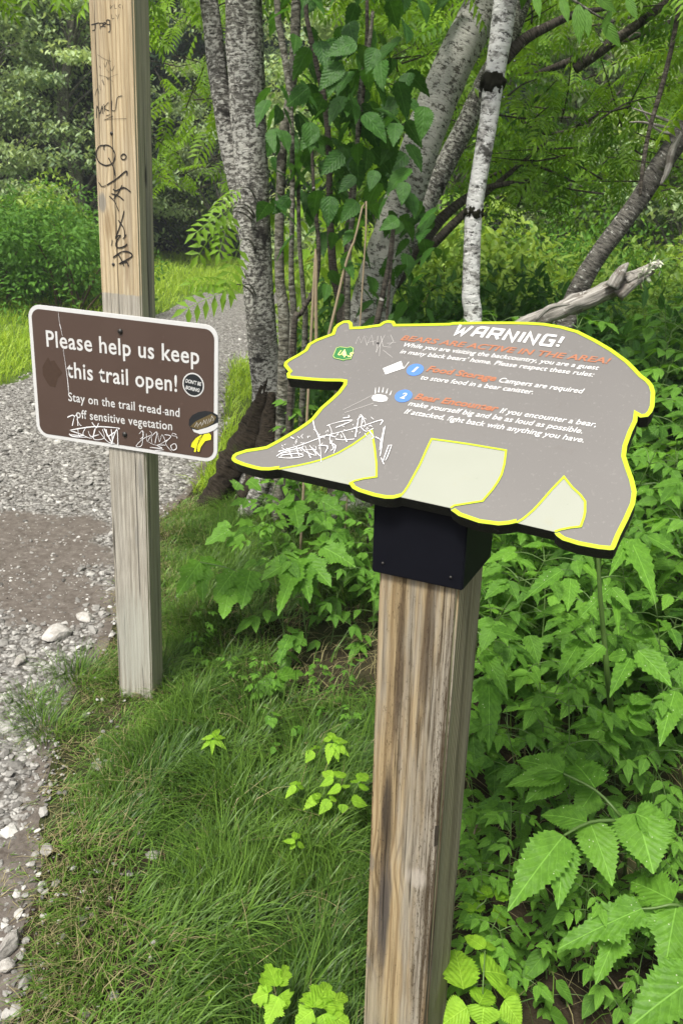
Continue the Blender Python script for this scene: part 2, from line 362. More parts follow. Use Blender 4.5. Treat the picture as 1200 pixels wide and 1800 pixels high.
def text_geo(body, shear=0.0, offset=0.0, space=1.0):
    cu = D.curves.new('txt', 'FONT'); cu.body = body; cu.shear = shear; cu.offset = offset; cu.space_character = space; cu.resolution_u = 3
    ob = D.objects.new('txt', cu); COL.objects.link(ob); dg = bpy.context.evaluated_depsgraph_get(); me = D.meshes.new_from_object(ob.evaluated_get(dg))
    V = np.array([v.co[:2] for v in me.vertices]); fs = [list(p.vertices) for p in me.polygons]
    D.objects.remove(ob); D.curves.remove(cu); D.meshes.remove(me); return V, fs
CAP = text_geo('H')[0][:, 1].max()
def write(mb, pl, body, a, b, h, e, shear=0.0, offset=0.0, mi=0, space=1.0):
    """body from baseline point a to b (plane metres), capitals h high"""
    V, fs = text_geo(body, shear, offset, space); x0, x1 = V[:, 0].min(), V[:, 0].max(); a = np.asarray(a); b = np.asarray(b)
    L = np.hypot(*(b-a)); ux = (b-a)/L; vy = np.array([-ux[1], ux[0]])
    W = a+np.outer((V[:, 0]-x0)/(x1-x0)*L, ux)+np.outer(V[:, 1]/CAP*h, vy)
    q = W[fs[0]] if fs else W; ar = sum(q[i][0]*q[(i+1) % len(q)][1]-q[(i+1) % len(q)][0]*q[i][1] for i in range(len(q)))
    mb.add(pl.at(W, e), fs if ar > 0 else [f[::-1] for f in fs], W, .5, mi)
def ell(c, rx, ry, n=28): return [(c[0]+rx*math.cos(2*math.pi*i/n), c[1]+ry*math.sin(2*math.pi*i/n)) for i in range(n)]
def prism(pl, pts, e0, e1, bevel=0.0):
    bm = bmesh.new(); a = sum(pts[i][0]*pts[(i+1) % len(pts)][1]-pts[(i+1) % len(pts)][0]*pts[i][1] for i in range(len(pts)))
    if a < 0: pts = pts[::-1]
    P = pl.at(np.array(pts), e0); vs = [bm.verts.new(p) for p in P]; f = bm.faces.new(vs)
    r = bmesh.ops.extrude_face_region(bm, geom=[f]); tv = [g for g in r['geom'] if isinstance(g, bmesh.types.BMVert)]
    bmesh.ops.translate(bm, verts=tv, vec=Vector(pl.n*(e1-e0)))
    bmesh.ops.recalc_face_normals(bm, faces=bm.faces[:])
    if bevel: 
        big = sorted(bm.faces, key=lambda q: -len(q.verts))[:2]
        bmesh.ops.bevel(bm, geom=list({e for q in big for e in q.edges}), offset=bevel, segments=2, affect='EDGES', clamp_overlap=True)
    return bm
def bm_obj(bm, name, mat, parent=None, origin=(0, 0, 0), smooth=False):
    bmesh.ops.translate(bm, verts=bm.verts[:], vec=-Vector(origin)); me = D.meshes.new(name); bm.to_mesh(me); bm.free()
    if smooth: me.polygons.foreach_set('use_smooth', [True]*len(me.polygons))
    return link(name, me, parent, mat)
def boxbm(x0, x1, y0, y1, z0, z1, bev=.004):
    bm = bmesh.new(); bmesh.ops.create_cube(bm, size=1)
    for v in bm.verts: v.co = ((x0+x1)/2+v.co.x*(x1-x0), (y0+y1)/2+v.co.y*(y1-y0), (z0+z1)/2+v.co.z*(z1-z0))
    if bev: bmesh.ops.bevel(bm, geom=bm.edges[:], offset=bev, segments=3, affect='EDGES')
    return bm

# ------------------------------------------------------------------ trail sign on its tall post
yaw1 = math.radians(-14.2); U1 = np.array([math.cos(yaw1), math.sin(yaw1), 0]); N1 = np.array([math.sin(yaw1), -math.cos(yaw1), 0])
B1 = gp(268, 1248)
trail_sign = empty('trail_sign', B1, 'brown trail etiquette sign with white border on tall scribbled wooden post', 'sign')
face1 = Plane(B1, N1, U1)                       # the post's front face; its v axis is straight up
def post_box(x0, x1, y0, y1, z0, z1, Rm, parent, mats, name='post', taper=0.0):
    bm = boxbm(x0, x1, y0, y1, z0, z1, .0045)
    for f in bm.faces: f.material_index = 1 if abs(f.normal.x) > .6 else 0; f.smooth = False
    me = D.meshes.new(name); bm.to_mesh(me); bm.free(); o = link(name, me, parent, mats); o.matrix_local = Rm; return o
kA = face1.uv(180, 356); kB = face1.uv(246, 850); kC = face1.uv(240, 945); zsplit = face1.uv(205, 516)[1]; kS = face1.uv(214, 445)
wood1 = wood_mat('pale_sign_post_wood', (.56, .455, .29), (.36, .27, .155), (.36, .35, .315), 480.0,
    knots=[(kA[0], kA[1], .015, .034, 1.2, .9), (kB[0]+.004, kB[1]+.02, .011, .085, 1.6, .75), (kC[0], kC[1], .006, .05, 1.5, .6)],
    stains_highlights=[(kS[0]+.012, kS[1], .008, .10, .6, (.10, .06, .03)), (-.07, face1.uv(235, 1130)[1], .09, .24, .6, (.25, .255, .22)), (-.06, face1.uv(240, 1228)[1], .03, .03, .6, (.13, .06, .03)), (-.1, face1.uv(180, 395)[1], .02, .05, .5, (.15, .10, .05))],
    zgrey=zsplit, greyamt=.22, fiber=.8, line=.75)
wood1s = wood_mat('algae_green_post_side', (.42, .40, .28), (.25, .245, .16), (.30, .295, .24), 260.0, knots=[], stains_highlights=[(.042, face1.uv(250, 310)[1], .008, .035, .9, (.02, .018, .014)), (.05, face1.uv(262, 470)[1], .016, .34, .6, (.085, .085, .08))],
    green=.45, axis='y', greyamt=.45, line=.5)
RM1 = Matrix.Rotation(yaw1, 4, 'Z')
post_box(-.133, 0, 0, .088, -.35, 2.62, RM1, trail_sign, [wood1, wood1s])
O1 = B1
SG = Plane(B1+N1*.006, N1, U1); px1 = lambda x, y: SG.uv(30+x/3.243, 520+y/3.243)
c4 = [SG.uv(*q) for q in [(48.5, 533.5), (384, 573), (382, 814.5), (66, 766.5)]]   # corners of the plate
def ring(c, r, inset):
    out = []
    for i in range(4):
        p, a, b = c[i], c[i-1], c[(i+1) % 4]; ua = (a-p)/np.hypot(*(a-p)); ub = (b-p)/np.hypot(*(b-p)); p2 = p+(ua+ub)*inset; rr = max(r-inset, .004); k = p2+(ua+ub)*rr
        for j in range(8):
            an = j/7*math.pi/2; out.append(k-ub*rr*math.cos(an)-ua*rr*math.sin(an))
    return out
t = NT('brown_sign_paint'); ob = t.coord(); n1 = t.noise(ob, 5, 4, .6); n2 = t.noise(ob, 60, 5, .7)
c = t.mix(n1, (.058, .035, .026), (.080, .052, .041)); c = t.mix(t.step(n2, .62, .72)*.25, c, (.16, .12, .10)); t.out(c, .42, .5); M_BROWN = t.m
M_WHITE = plain('white_reflective_print', (.54, .54, .53), .55, .25, .04); M_INK = plain('black_marker_ink', (.014, .012, .012), .6, .3, .1)
M_STEEL = plain('dark_bolt_steel', (.05, .048, .045), .45, .5, .3, 90, .8); M_PAINTPEN = plain('white_paint_pen', (.74, .74, .75), .6, .3, .06)
M_YEL = plain('yellow_sticker_print', (.72, .68, .02), .5, .4, .05); M_BLK = plain('black_sticker_print', (.012, .014, .016), .45, .5, .1)
M_OLIVE = plain('olive_sticker_print', (.10, .075, .03), .5, .4, .25, 90)
plate = bm_obj(prism(SG, ring(c4, .042, 0), -.0045, 0.0, .0008), 'sign_panel', M_WHITE, trail_sign, O1)
m = MB(); fill(m, SG, ring(c4, .042, .0125), .0006); m.build('brown_face', M_BROWN, plate, O1)
m = MB()
hl = lambda x0, y0, x1, y1: np.hypot(*(px1(x0, y0)-px1(x1, y1)))
m = MB(); write(m, SG, 'Please help us keep', px1(172, 287), px1(1040, 390), hl(168, 197, 172, 287), .0012, 0, .013, 0, 1.06); m.build('text_line', M_WHITE, plate, O1)
m = MB(); write(m, SG, 'this trail open!', px1(290, 463), px1(914, 546), hl(168, 197, 172, 287)*1.0, .0012, 0, .013, 0, 1.06); m.build('text_line', M_WHITE, plate, O1)
m = MB(); write(m, SG, 'Stay on the trail tread and', px1(296, 598), px1(928, 690), hl(296, 550, 298, 598), .0012, 0, .010, 0, 1.06); m.build('text_line', M_WHITE, plate, O1)
m = MB(); write(m, SG, 'off sensitive vegetation', px1(340, 694), px1(886, 766), hl(296, 550, 298, 598), .0012, 0, .010, 0, 1.06); m.build('text_line', M_WHITE, plate, O1)
# scribbles in white paint pen
m = MB(); e = .0016
scr = [([(290, 692), (318, 680), (330, 686)], 7), ([(318, 740), (330, 690), (345, 682), (350, 740)], 5), ([(342, 700), (362, 735), (372, 738)], 4), ([(305, 765), (440, 745), (575, 752), (580, 760)], 6),
    ([(300, 790), (380, 795), (330, 775), (310, 770)], 6), ([(380, 805), (320, 800), (300, 785)], 6), ([(395, 750), (380, 790), (430, 810), (445, 760)], 6), ([(450, 755), (440, 815), (500, 810), (490, 760)], 6),
    ([(430, 720), (455, 750), (468, 725)], 6), ([(500, 755), (545, 835), (540, 760)], 7), ([(540, 845), (572, 760), (578, 850)], 7), ([(470, 770), (520, 830), (560, 840)], 6), ([(350, 755), (360, 800), (400, 805)], 5),
    ([(512, 760), (520, 800), (560, 775)], 6), ([(410, 770), (425, 800), (470, 790)], 5),
    ([(700, 785), (718, 768), (722, 800), (705, 815)], 4), ([(722, 770), (715, 850), (682, 855), (720, 815), (770, 790), (760, 770)], 3), ([(740, 785), (745, 830), (765, 800), (772, 835)], 3), ([(770, 800), (800, 775), (790, 840)], 3),
    ([(805, 780), (815, 830), (830, 790), (850, 830)], 3), ([(845, 790), (880, 800), (850, 840), (885, 885)], 3), ([(760, 862), (830, 868), (800, 850), (850, 850)], 4), ([(790, 880), (840, 876)], 3), ([(750, 830), (800, 850), (860, 820)], 3),
    ([(912, 790), (892, 782), (888, 795), (912, 800), (915, 812)], 4), ([(895, 842), (880, 855), (892, 878), (912, 868), (908, 845), (895, 842)], 5), ([(835, 662), (850, 664)], 4),
    ([(238, 90), (245, 150), (262, 230)], 1.6), ([(266, 300), (290, 470), (298, 560), (302, 575)], 3), ([(246, 160), (254, 190)], 3)]
for sel in (lambda p: p[0][0] < 290 and p[0][1] < 400, lambda p: p[0][0] < 600 and p[0][1] >= 400, lambda p: p[0][0] >= 600):
    m = MB()
    for pts, wd in scr:
        if sel(pts): C_ = catmull([px1(*p) for p in pts], 4); ribbon(m, SG, C_, uneven(C_, wd/3.243*.0018*.85), e); e += .00006
    m.build('scribble', M_PAINTPEN, plate, O1)
# rub marks where something was peeled off
M_RUB = plain('peeled_patch', (.050, .029, .019), .6, .3, .35, 120)
m = MB(); fill(m, SG, [px1(*q) for q in [(165, 372), (180, 350), (192, 372), (215, 368), (235, 400), (262, 440), (235, 470), (222, 522), (190, 515), (172, 490), (150, 450), (148, 405)]], .0011)
m.build('peeled_patch', M_RUB, plate, O1)
def bolt(mbname, parent, P, n, r, h, mat, origin):
    bm = bmesh.new(); bmesh.ops.create_uvsphere(bm, u_segments=14, v_segments=8, radius=r)
    q = Vector(n).to_track_quat('Z', 'Y').to_matrix().to_4x4(); bmesh.ops.scale(bm, vec=(1, 1, h/r), verts=bm.verts[:])
    bmesh.ops.transform(bm, matrix=Matrix.Translation(Vector(P))@q, verts=bm.verts[:]); return bm_obj(bm, mbname, mat, parent, origin, True)
for q in [(590, 203), (616, 790)]: bolt('bolt', plate, SG.at(px1(*q).reshape(1, 2), .001)[0], N1, .0085, .006, M_STEEL, O1)
# round stickers
c0 = px1(1006, 507); st = MB(); fill(st, SG, ell(c0, .0355, .0365), .0012); so_ = st.build('round_sticker', M_WHITE, plate, O1)
m = MB(); fill(m, SG, ell(c0, .0315, .0325), .0016); m.build('sticker_disc', M_BLK, so_, O1)
m = MB(); write(m, SG, "DON'T BE", px1(962, 492), px1(1052, 513), .0105, .0021, .12, .03); write(m, SG, 'BORING', px1(963, 530), px1(1042, 549), .0105, .0021, .12, .03); m.build('sticker_lettering', M_WHITE, so_, O1)
cap_pts = [(980, 735), (982, 705), (1000, 680), (1035, 662), (1075, 655), (1115, 662), (1145, 680), (1150, 700), (1148, 745), (1125, 765), (1090, 780), (1045, 788), (1010, 775), (992, 755)]
st = MB(); fill(st, SG, [px1(*q) for q in cap_pts], .0012); s2 = st.build('round_sticker', M_BLK, plate, O1); tag(s2, 'black round sticker with a torn olive band')
m = MB(); fill(m, SG, [px1(*q) for q in [(988, 745), (1020, 715), (1060, 695), (1110, 672), (1138, 690), (1120, 725), (1085, 745), (1035, 762)]], .0016); m.build('sticker_band', M_OLIVE, s2, O1)
m = MB(); fill(m, SG, [px1(*q) for q in [(1000, 758), (1030, 766), (1090, 748), (1147, 722), (1148, 745), (1125, 765), (1090, 780), (1045, 788), (1010, 775)]], .0019); m.build('sticker_rim', M_WHITE, s2, O1)
m = MB(); e = .0021
for pts in [[(1015, 745), (1028, 722), (1032, 748)], [(1035, 738), (1050, 720), (1055, 742)], [(1060, 735), (1068, 708), (1078, 730), (1082, 702)], [(1088, 728), (1098, 698), (1100, 722)], [(1106, 715), (1112, 684), (1124, 700), (1118, 712)]]:
    ribbon(m, SG, [px1(*p) for p in pts], .0011, e); e += .00005
m.build('sticker_lettering', M_WHITE, s2, O1)
for pts in ([(998, 835), (1020, 808), (1048, 790), (1062, 790), (1050, 815), (1030, 850), (1022, 892), (1008, 888), (1012, 868), (990, 860)], [(1042, 812), (1068, 785), (1098, 780), (1110, 795), (1108, 820), (1075, 828), (1052, 860), (1042, 890), (1028, 886), (1030, 850)]):
    st = MB(); P = [px1(*q) for q in pts]; fill(st, SG, P, .0013+.0004*(pts[0][0] > 1000)); s3 = st.build('yellow_sticker', M_YEL, plate, O1)
    m = MB(); ribbon(m, SG, P, .0013, .0021+.0004*(pts[0][0] > 1000), closed=True); m.build('sticker_outline', M_BLK, s3, O1)
# marker graffiti on the post
p4 = lambda x, y: face1.uv(130+x/3.335, y/3.335); m = MB(); e = .0004
gr = [([(185, 852), (150, 858), (133, 900), (148, 948), (190, 970), (232, 952), (243, 905), (220, 862), (188, 850), (178, 862), (180, 880)], 4.5), ([(205, 925), (235, 985), (243, 1030)], 4.5), ([(195, 1085), (250, 1050), (308, 1003), (312, 1030)], 5),
    ([(293, 902), (278, 915), (285, 934), (303, 932), (308, 912), (293, 902)], 4), ([(232, 1108), (250, 1118), (295, 1100), (335, 1125)], 4.5), ([(222, 1135), (265, 1150), (295, 1175)], 5), ([(285, 1085), (262, 1130), (235, 1165)], 4.5), ([(148, 1068), (165, 1092), (190, 1088)], 4),
    ([(210, 1150), (240, 1180), (265, 1238)], 4.5), ([(297, 1235), (280, 1300), (245, 1400)], 4.5), ([(262, 1290), (295, 1340), (300, 1390)], 4.5), ([(245, 1390), (275, 1380), (250, 1420), (255, 1450), (290, 1448), (315, 1430)], 5), ([(310, 1375), (290, 1400)], 4),
    ([(232, 1510), (285, 1475), (330, 1480), (340, 1505), (270, 1545), (310, 1535), (322, 1560)], 5.5), ([(262, 1490), (285, 1530), (295, 1560)], 4.5), ([(228, 1405), (222, 1440)], 3),
    ([(103, 146), (150, 133)], 3.4), ([(128, 140), (126, 172), (110, 180)], 3.2), ([(152, 135), (156, 172)], 3), ([(152, 138), (170, 136), (172, 152), (155, 158)], 3), ([(176, 146), (188, 138), (178, 132), (172, 150), (188, 158)], 2.8),
    ([(212, 120), (195, 118), (193, 140), (212, 142), (212, 120), (214, 180), (202, 188)], 3.2), ([(135, 692), (138, 622), (155, 665), (168, 620), (173, 668)], 3), ([(150, 640), (150, 690)], 2.4), ([(178, 610), (182, 655)], 2.4), ([(205, 600), (180, 632), (208, 650)], 2.4),
    ([(225, 590), (222, 640), (245, 645), (255, 575), (285, 562)], 2.6), ([(180, 705), (232, 680)], 2), ([(190, 680), (215, 672)], 2), ([(180, 700), (310, 695)], 1.3),
    ([(150, 385), (158, 400)], 1.5), ([(178, 370), (185, 395), (195, 365)], 1.5), ([(200, 350), (208, 378)], 1.5), ([(125, 560), (140, 520), (150, 550)], 1.5), ([(150, 500), (160, 530)], 1.5), ([(165, 470), (180, 500), (170, 465)], 1.5), ([(190, 450), (205, 470)], 1.5), ([(195, 405), (205, 425)], 1.4), ([(215, 395), (225, 415), (240, 385)], 1.4),
    ([(215, 30), (215, 50), (228, 32)], 1.6), ([(238, 25), (240, 50), (252, 48)], 1.6), ([(275, 25), (262, 35), (275, 48)], 1.6), ([(285, 30), (288, 55)], 1.5), ([(222, 85), (225, 110), (238, 106)], 1.6), ([(245, 85), (255, 98)], 1.5), ([(268, 82), (255, 112)], 1.5),
    ([(140, 320), (180, 345), (220, 360)], 1.0), ([(200, 460), (245, 440), (260, 435)], 1.0), ([(150, 440), (200, 455), (230, 480)], 1.0)]
for y0_, y1_ in ((-99, 118), (118, 300), (300, 580), (580, 760), (760, 2000)):
    m = MB()
    for pts, wd in gr:
        if y0_ <= pts[0][1] < y1_: C_ = catmull([p4(*p) for p in pts], 4); ribbon(m, face1, C_, uneven(C_, wd*.00072, .7, 1.25), e); e += .00003
    m.build('marker_graffiti', M_INK, trail_sign, O1)
for q in [(222, 782), (232, 1550)]: bolt('screw', trail_sign, face1.at(p4(*q).reshape(1, 2), .0)[0], N1, .005, .0035, M_STEEL, O1)

# ------------------------------------------------------------------ bear warning sign
UB = nrm(np.array([0.90377623, -0.42779813, 0.0133])); hb = nrm(np.cross([0, 0, 1.], UB)); TI = math.radians(35)
VB = hb*math.cos(TI)+np.array([0, 0, 1.])*math.sin(TI); VB = nrm(VB-UB*(VB@UB)); NB = np.cross(UB, VB)
BP = Plane(atT(800, 915, 1.115), NB, UB); O2 = np.array([.22, 1.17, 0.0])
bear_sign = empty('bear_warning_sign', O2, 'grey bear shaped warning board with yellow outline on thick wooden post', 'sign')
c1 = lambda pts: [BP.uv(*q) for q in crop(390, 540, 3.0, pts)]
c2 = lambda pts: [BP.uv(*q) for q in crop(760, 540, 2.857, pts)]
top = c1([(52, 800), (58, 783), (75, 770), (130, 752), (190, 743), (235, 735), (300, 700), (400, 640), (440, 613), (472, 588), (520, 530), (570, 487), (612, 448), (640, 410), (642, 397), (625, 394), (545, 393), (470, 388), (345, 376), (342, 352), (352, 342), (340, 328), (327, 312), (330, 293), (352, 276), (400, 250), (438, 226), (455, 195), (500, 170), (580, 140),
    (590, 110), (610, 90), (640, 74), (672, 72), (688, 85), (690, 106), (740, 104), (830, 92), (850, 78), (875, 71), (908, 75), (917, 91), (1000, 90), (1200, 86)]) + \
    c2([(100, 78), (250, 75), (400, 75), (480, 77), (560, 82), (650, 97), (730, 120), (820, 165), (900, 212), (980, 270), (1020, 310), (1050, 342), (1085, 368), (1106, 395), (1116, 430), (1112, 500), (1100, 530), (1080, 552), (1040, 557), (1027, 548), (1026, 575), (1000, 630), (975, 700), (969, 750), (985, 800), (1010, 870), (1023, 930), (1015, 990), (980, 1070), (940, 1150), (918, 1205), (908, 1220), (890, 1222), (830, 1216), (730, 1197), (650, 1172), (622, 1152), (611, 1138),
        (612, 1128), (420, 1085), (385, 1093), (330, 1098), (230, 1085), (130, 1050), (92, 1022), (88, 1010)])
low = c1([(940, 1003), (905, 1012), (860, 1012), (800, 1000), (720, 975), (688, 958), (674, 938), (300, 856), (250, 863), (205, 862), (170, 855), (110, 838), (70, 822), (55, 810)])
outline = top+low
t = NT('black_board_core'); n1 = t.noise(t.coord(), 90, 5, .75); n2 = t.noise(t.coord(), 9, 4); t.out(t.mix(t.step(n1, .60, .68)*.6, t.mix(n2, (.008, .008, .008), (.022, .022, .02)), (.10, .10, .095)), .6, .3); t.bump(n1, .5, .004); M_CORE = t.m
t = NT('grey_board_print'); ob = t.coord(); n1 = t.noise(ob, 4, 3); n2 = t.noise(ob, 150, 3, .7); c = t.mix(n1, (.112, .106, .100), (.136, .129, .122)); c = t.mix(t.step(n2, .6, .7)*.12, c, (.4, .38, .36))
dx = t.noise(ob, 26, 5, .75); c = t.mix(t.step(dx, .60, .72)*.28, c, (.105, .094, .085)); dr = t.noise(ob, 240, 3, .7); c = t.mix(t.step(dr, .70, .74)*.5, c, (.30, .29, .27)); t.out(c, t.math('MULTIPLY_ADD', t.noise(ob, 7, 4), .35) if False else .45, .3); M_GREY = t.m
M_LIME = plain('lime_yellow_print', (.33, .44, .010), .5, .25, .04); t = NT('cream_board_print'); n1 = t.noise(t.coord(), 12, 4); c = t.mix(n1, (.235, .246, .20), (.265, .276, .23)); sp = t.noise(t.coord(), 75, 4, .75); c = t.mix(t.step(sp, .69, .73)*.55, c, (.13, .13, .10)); c = t.mix(t.step(t.noise(t.coord(), 20, 5, .7), .60, .72)*.22, c, (.25, .24, .16)); M_CREAM = t.out(c, .5, .25)
t = NT('faded_orange_print'); n1 = t.noise(t.coord(), 130, 4, .7); M_ORANGE = t.out(t.mix(t.step(n1, .50, .68)*.4, (.30, .115, .058), (.185, .14, .12)), .5, .25); M_BLUE = plain('blue_print', (.055, .15, .42), .5, .4, .05); M_SHIELD = plain('green_shield_print', (.015, .13, .03), .5, .4, .06); M_PALEY = plain('pale_yellow_print', (.70, .68, .22), .5, .4, .05)
M_SCR = plain('scratch_mark', (.50, .48, .46), .7, .2, .1)
board = bm_obj(prism(BP, outline, -.021, 0.0), 'board', M_CORE, bear_sign, O2)
m = MB(); fill(m, BP, outline, .0004); prnt = m.build('grey_print', M_GREY, board, O2)
vA = c1([(300, 856), (400, 838), (470, 822), (530, 806), (610, 773), (690, 727), (750, 685), (790, 650), (798, 700), (806, 750), (815, 830), (815, 897), (750, 906), (700, 918), (676, 930), (674, 938)])
vB = c1([(938, 1002), (962, 975), (985, 940), (1012, 890), (1045, 830), (1080, 750), (1105, 698)])+c2([(60, 673), (180, 690), (368, 722), (360, 790), (345, 845), (325, 882), (300, 918), (250, 976), (180, 987), (110, 998), (90, 1010)])
vC = c2([(420, 1085), (450, 1068), (475, 1048), (505, 1022), (535, 990), (600, 915), (658, 855), (700, 908), (740, 945), (764, 978), (764, 1030), (758, 1060), (742, 1104), (690, 1110), (640, 1120), (612, 1130)])
m = MB()
for v in (vA, vB, vC): fill(m, BP, v, .0008)
m.build('cream_print', M_CREAM, board, O2)
m = MB(); LW = .0033
nb = len(outline); i0 = len(top)
def inset_ring(pts, w, e):
    P = np.array(pts); n = len(P); ar = sum(P[i][0]*P[(i+1) % n][1]-P[(i+1) % n][0]*P[i][1] for i in range(n)); sg = 1 if ar > 0 else -1; Q = []
    for i in range(n):
        a = P[i]-P[i-1]; b = P[(i+1) % n]-P[i]; a = a/(np.hypot(*a)+1e-12); b = b/(np.hypot(*b)+1e-12); mm = np.array([-a[1], a[0]])+np.array([-b[1], b[0]]); Q.append(P[i]+sg*mm/max(mm@mm, .8)*2*w)
    return P, np.array(Q)
P, Q = inset_ring(outline, LW*2, 0); skip = set()
def seg_on_edge(a, b):   # the straight cream bottoms of the three gaps have no yellow line
    for v in (vA, vB, vC):
        if min(np.hypot(*(a-v[0])), np.hypot(*(a-v[-1]))) < .006 and min(np.hypot(*(b-v[0])), np.hypot(*(b-v[-1]))) < .006: return True
    return False
V = np.empty((2*nb, 2)); V[0::2] = P; V[1::2] = Q
ar = sum(P[i][0]*P[(i+1) % nb][1]-P[(i+1) % nb][0]*P[i][1] for i in range(nb)) > 0
fs = [(2*i, 2*((i+1) % nb), 2*((i+1) % nb)+1, 2*i+1) for i in range(nb) if not seg_on_edge(P[i], P[(i+1) % nb])]
m.add(BP.at(V, .0013), fs if ar else [f[::-1] for f in fs], V)
for k, v in enumerate((vA, vB, vC)): ribbon(m, BP, v, LW, .0016+k*.0001)
m.build('yellow_outline', M_LIME, board, O2)
# lettering
px2 = lambda x, y: BP.uv(x, y); m = MB(); e = .0012
LT = {'W': ([[(0, 1), (.12, 0), (.45, .55), (.62, 0), (.95, 1)]], 1.12), 'A': ([[(0, 0), (.10, .85), (.30, 1), (.75, 1), (.75, 0)], [(.06, .42), (.75, .42)]], .98), 'R': ([[(0, 0), (0, 1), (.75, 1), (.75, .48), (.1, .48)], [(.42, .48), (.8, 0)]], .98),
      'N': ([[(0, 0), (0, 1), (.7, 0), (.7, 1)]], .95), 'I': ([[(0, 0), (0, 1)]], .28), 'G': ([[(.75, 1), (.08, 1), (0, .85), (0, .12), (.08, 0), (.75, 0), (.75, .5), (.42, .5)]], .98), '!': ([[(.02, 1), (.02, .36)], [(.02, .2), (.02, 0)]], .25)}
a, b = px2(793.5, 589.5), px2(981, 613); hW = .031; x = 0; tot = sum(LT[q][1] for q in 'WARNING!')+.05*7
for q in 'WARNING!':
    for pl_ in LT[q][0]:
        pts = [a+(b-a)*((x+p[0]*.86+.11+p[1]*.13)/tot)+np.array([-(b-a)[1], (b-a)[0]])/np.hypot(*(b-a))*(p[1]*(hW-.006)+.003) for p in pl_]
        ribbon(m, BP, pts, .0054, e); e += .00005
    x += LT[q][1]+.05
W1 = .0013
m.build('heading', M_WHITE, board, O2)
m = MB(); write(m, BP, 'While you are visiting the backcountry, you are a guest', px2(708.5, 610), px2(1051, 651.5), .01012, W1, .28, .007); m.build('text_line', M_WHITE, board, O2)
m = MB(); write(m, BP, 'in many black bears\u2019 home. Please respect these rules:', px2(702, 621.7), px2(1042.5, 663.4), .01012, W1, .28, .007); m.build('text_line', M_WHITE, board, O2)
m = MB(); write(m, BP, 'Campers are required', px2(876, 672.5), px2(1024.5, 693), .01078, W1, .28, .007); m.build('text_line', M_WHITE, board, O2)
m = MB(); write(m, BP, 'to store food in a bear canister.', px2(738.5, 667.5), px2(935.5, 694), .01034, W1, .28, .007); m.build('text_line', M_WHITE, board, O2)
m = MB(); write(m, BP, 'If you encounter a bear,', px2(877, 726.5), px2(1046, 751.5), .01078, W1, .28, .007); m.build('text_line', M_WHITE, board, O2)
m = MB(); write(m, BP, 'make yourself big and be as loud as possible.', px2(716.5, 713.5), px2(1022, 763), .01056, W1, .28, .007); m.build('text_line', M_WHITE, board, O2)
m = MB(); write(m, BP, 'If attacked, fight back with anything you have.', px2(709.5, 727.5), px2(1024.5, 779), .01056, W1, .28, .007); m.build('text_line', M_WHITE, board, O2)
m = MB(); write(m, BP, 'BEARS ARE ACTIVE IN THE AREA!', px2(703, 598.5), px2(1071, 640.5), .0128, .0012, .28, .02); m.build('orange_text_line', M_ORANGE, board, O2)
m = MB(); write(m, BP, 'Food Storage', px2(748, 653), px2(870, 671), .0132, .0012, .28, .03); m.build('orange_text_line', M_ORANGE, board, O2)
m = MB(); write(m, BP, 'Bear Encounter', px2(726.5, 702), px2(874, 724.5), .0132, .0012, .28, .03); m.build('orange_text_line', M_ORANGE, board, O2)
for (x, y), s_ in (((729.3, 650.7), '1'), ((709, 696.7), '2')):
    c0 = px2(x, y); m = MB(); fill(m, BP, ell(c0, .0148, .0148), .0011); bo = m.build('blue_number_disc', M_BLUE, board, O2)
    m = MB(); write(m, BP, s_, c0+np.array([-.0042, -.0062]), c0+np.array([.0048, -.0062]), .0125, .0017, .2, .02); m.build('numeral', M_WHITE, bo, O2)
m = MB(); fill(m, BP, c1([(848, 325), (945, 286), (957, 325), (862, 357)]), .0012); ribbon(m, BP, c1([(945, 308), (960, 325), (986, 291)]), .0011, .0015); m.build('canister_icon', M_WHITE, board, O2)
m = MB(); fill(m, BP, c1([(788, 480), (800, 465), (830, 462), (862, 468), (875, 482), (868, 497), (840, 502), (800, 497)]), .0012)
for i, (xx, yy) in enumerate([(808, 458), (826, 452), (846, 452), (866, 457), (885, 466)]): ribbon(m, BP, c1([(xx, yy), (xx+2+i*2, yy-32+i*2)]), [.0022, .0006], .0012)
ribbon(m, BP, c1([(800, 520), (818, 522)]), .0008, .0012); m.build('paw_icon', M_WHITE, board, O2)
shp = [(583, 262), (592, 240), (602, 215), (622, 208), (660, 214), (682, 208), (698, 218), (692, 250), (682, 278), (655, 280), (640, 286), (622, 280), (592, 274)]
m = MB(); fill(m, BP, c1(shp), .0011); sh = m.build('green_shield', M_SHIELD, board, O2)
m = MB(); ribbon(m, BP, c1([(640+(x-640)*.93, 246+(y-246)*.90) for x, y in shp]), .0006, .0016, closed=True); m.build('shield_border', M_PALEY, sh, O2)
m = MB(); write(m, BP, 'U', *c1([(610, 255), (630, 258)]), .012, .0017, .15, .02); write(m, BP, 'S', *c1([(662, 264), (682, 267)]), .012, .0017, .15, .02); fill(m, BP, c1([(648, 224), (660, 260), (650, 259), (649, 268), (643, 267), (644, 258), (634, 257)]), .0018); m.build('shield_lettering', M_PALEY, sh, O2)
m = MB(); e = .0017
for pts in [[(705, 196), (722, 158), (735, 192), (750, 155), (765, 205)], [(762, 205), (790, 150), (800, 205)], [(770, 190), (812, 180)], [(822, 155), (815, 245)], [(860, 150), (812, 240)], [(838, 155), (850, 210), (890, 215)], [(870, 195), (918, 190)], [(835, 200), (830, 262)], [(880, 205), (905, 185), (890, 150)], [(850, 230), (900, 270)], [(640, 545), (790, 470)], [(648, 560), (800, 510)]]:
    ribbon(m, BP, c1(pts), .00042, e); e += .00003
m.build('scratched_writing', M_SCR, board, O2)
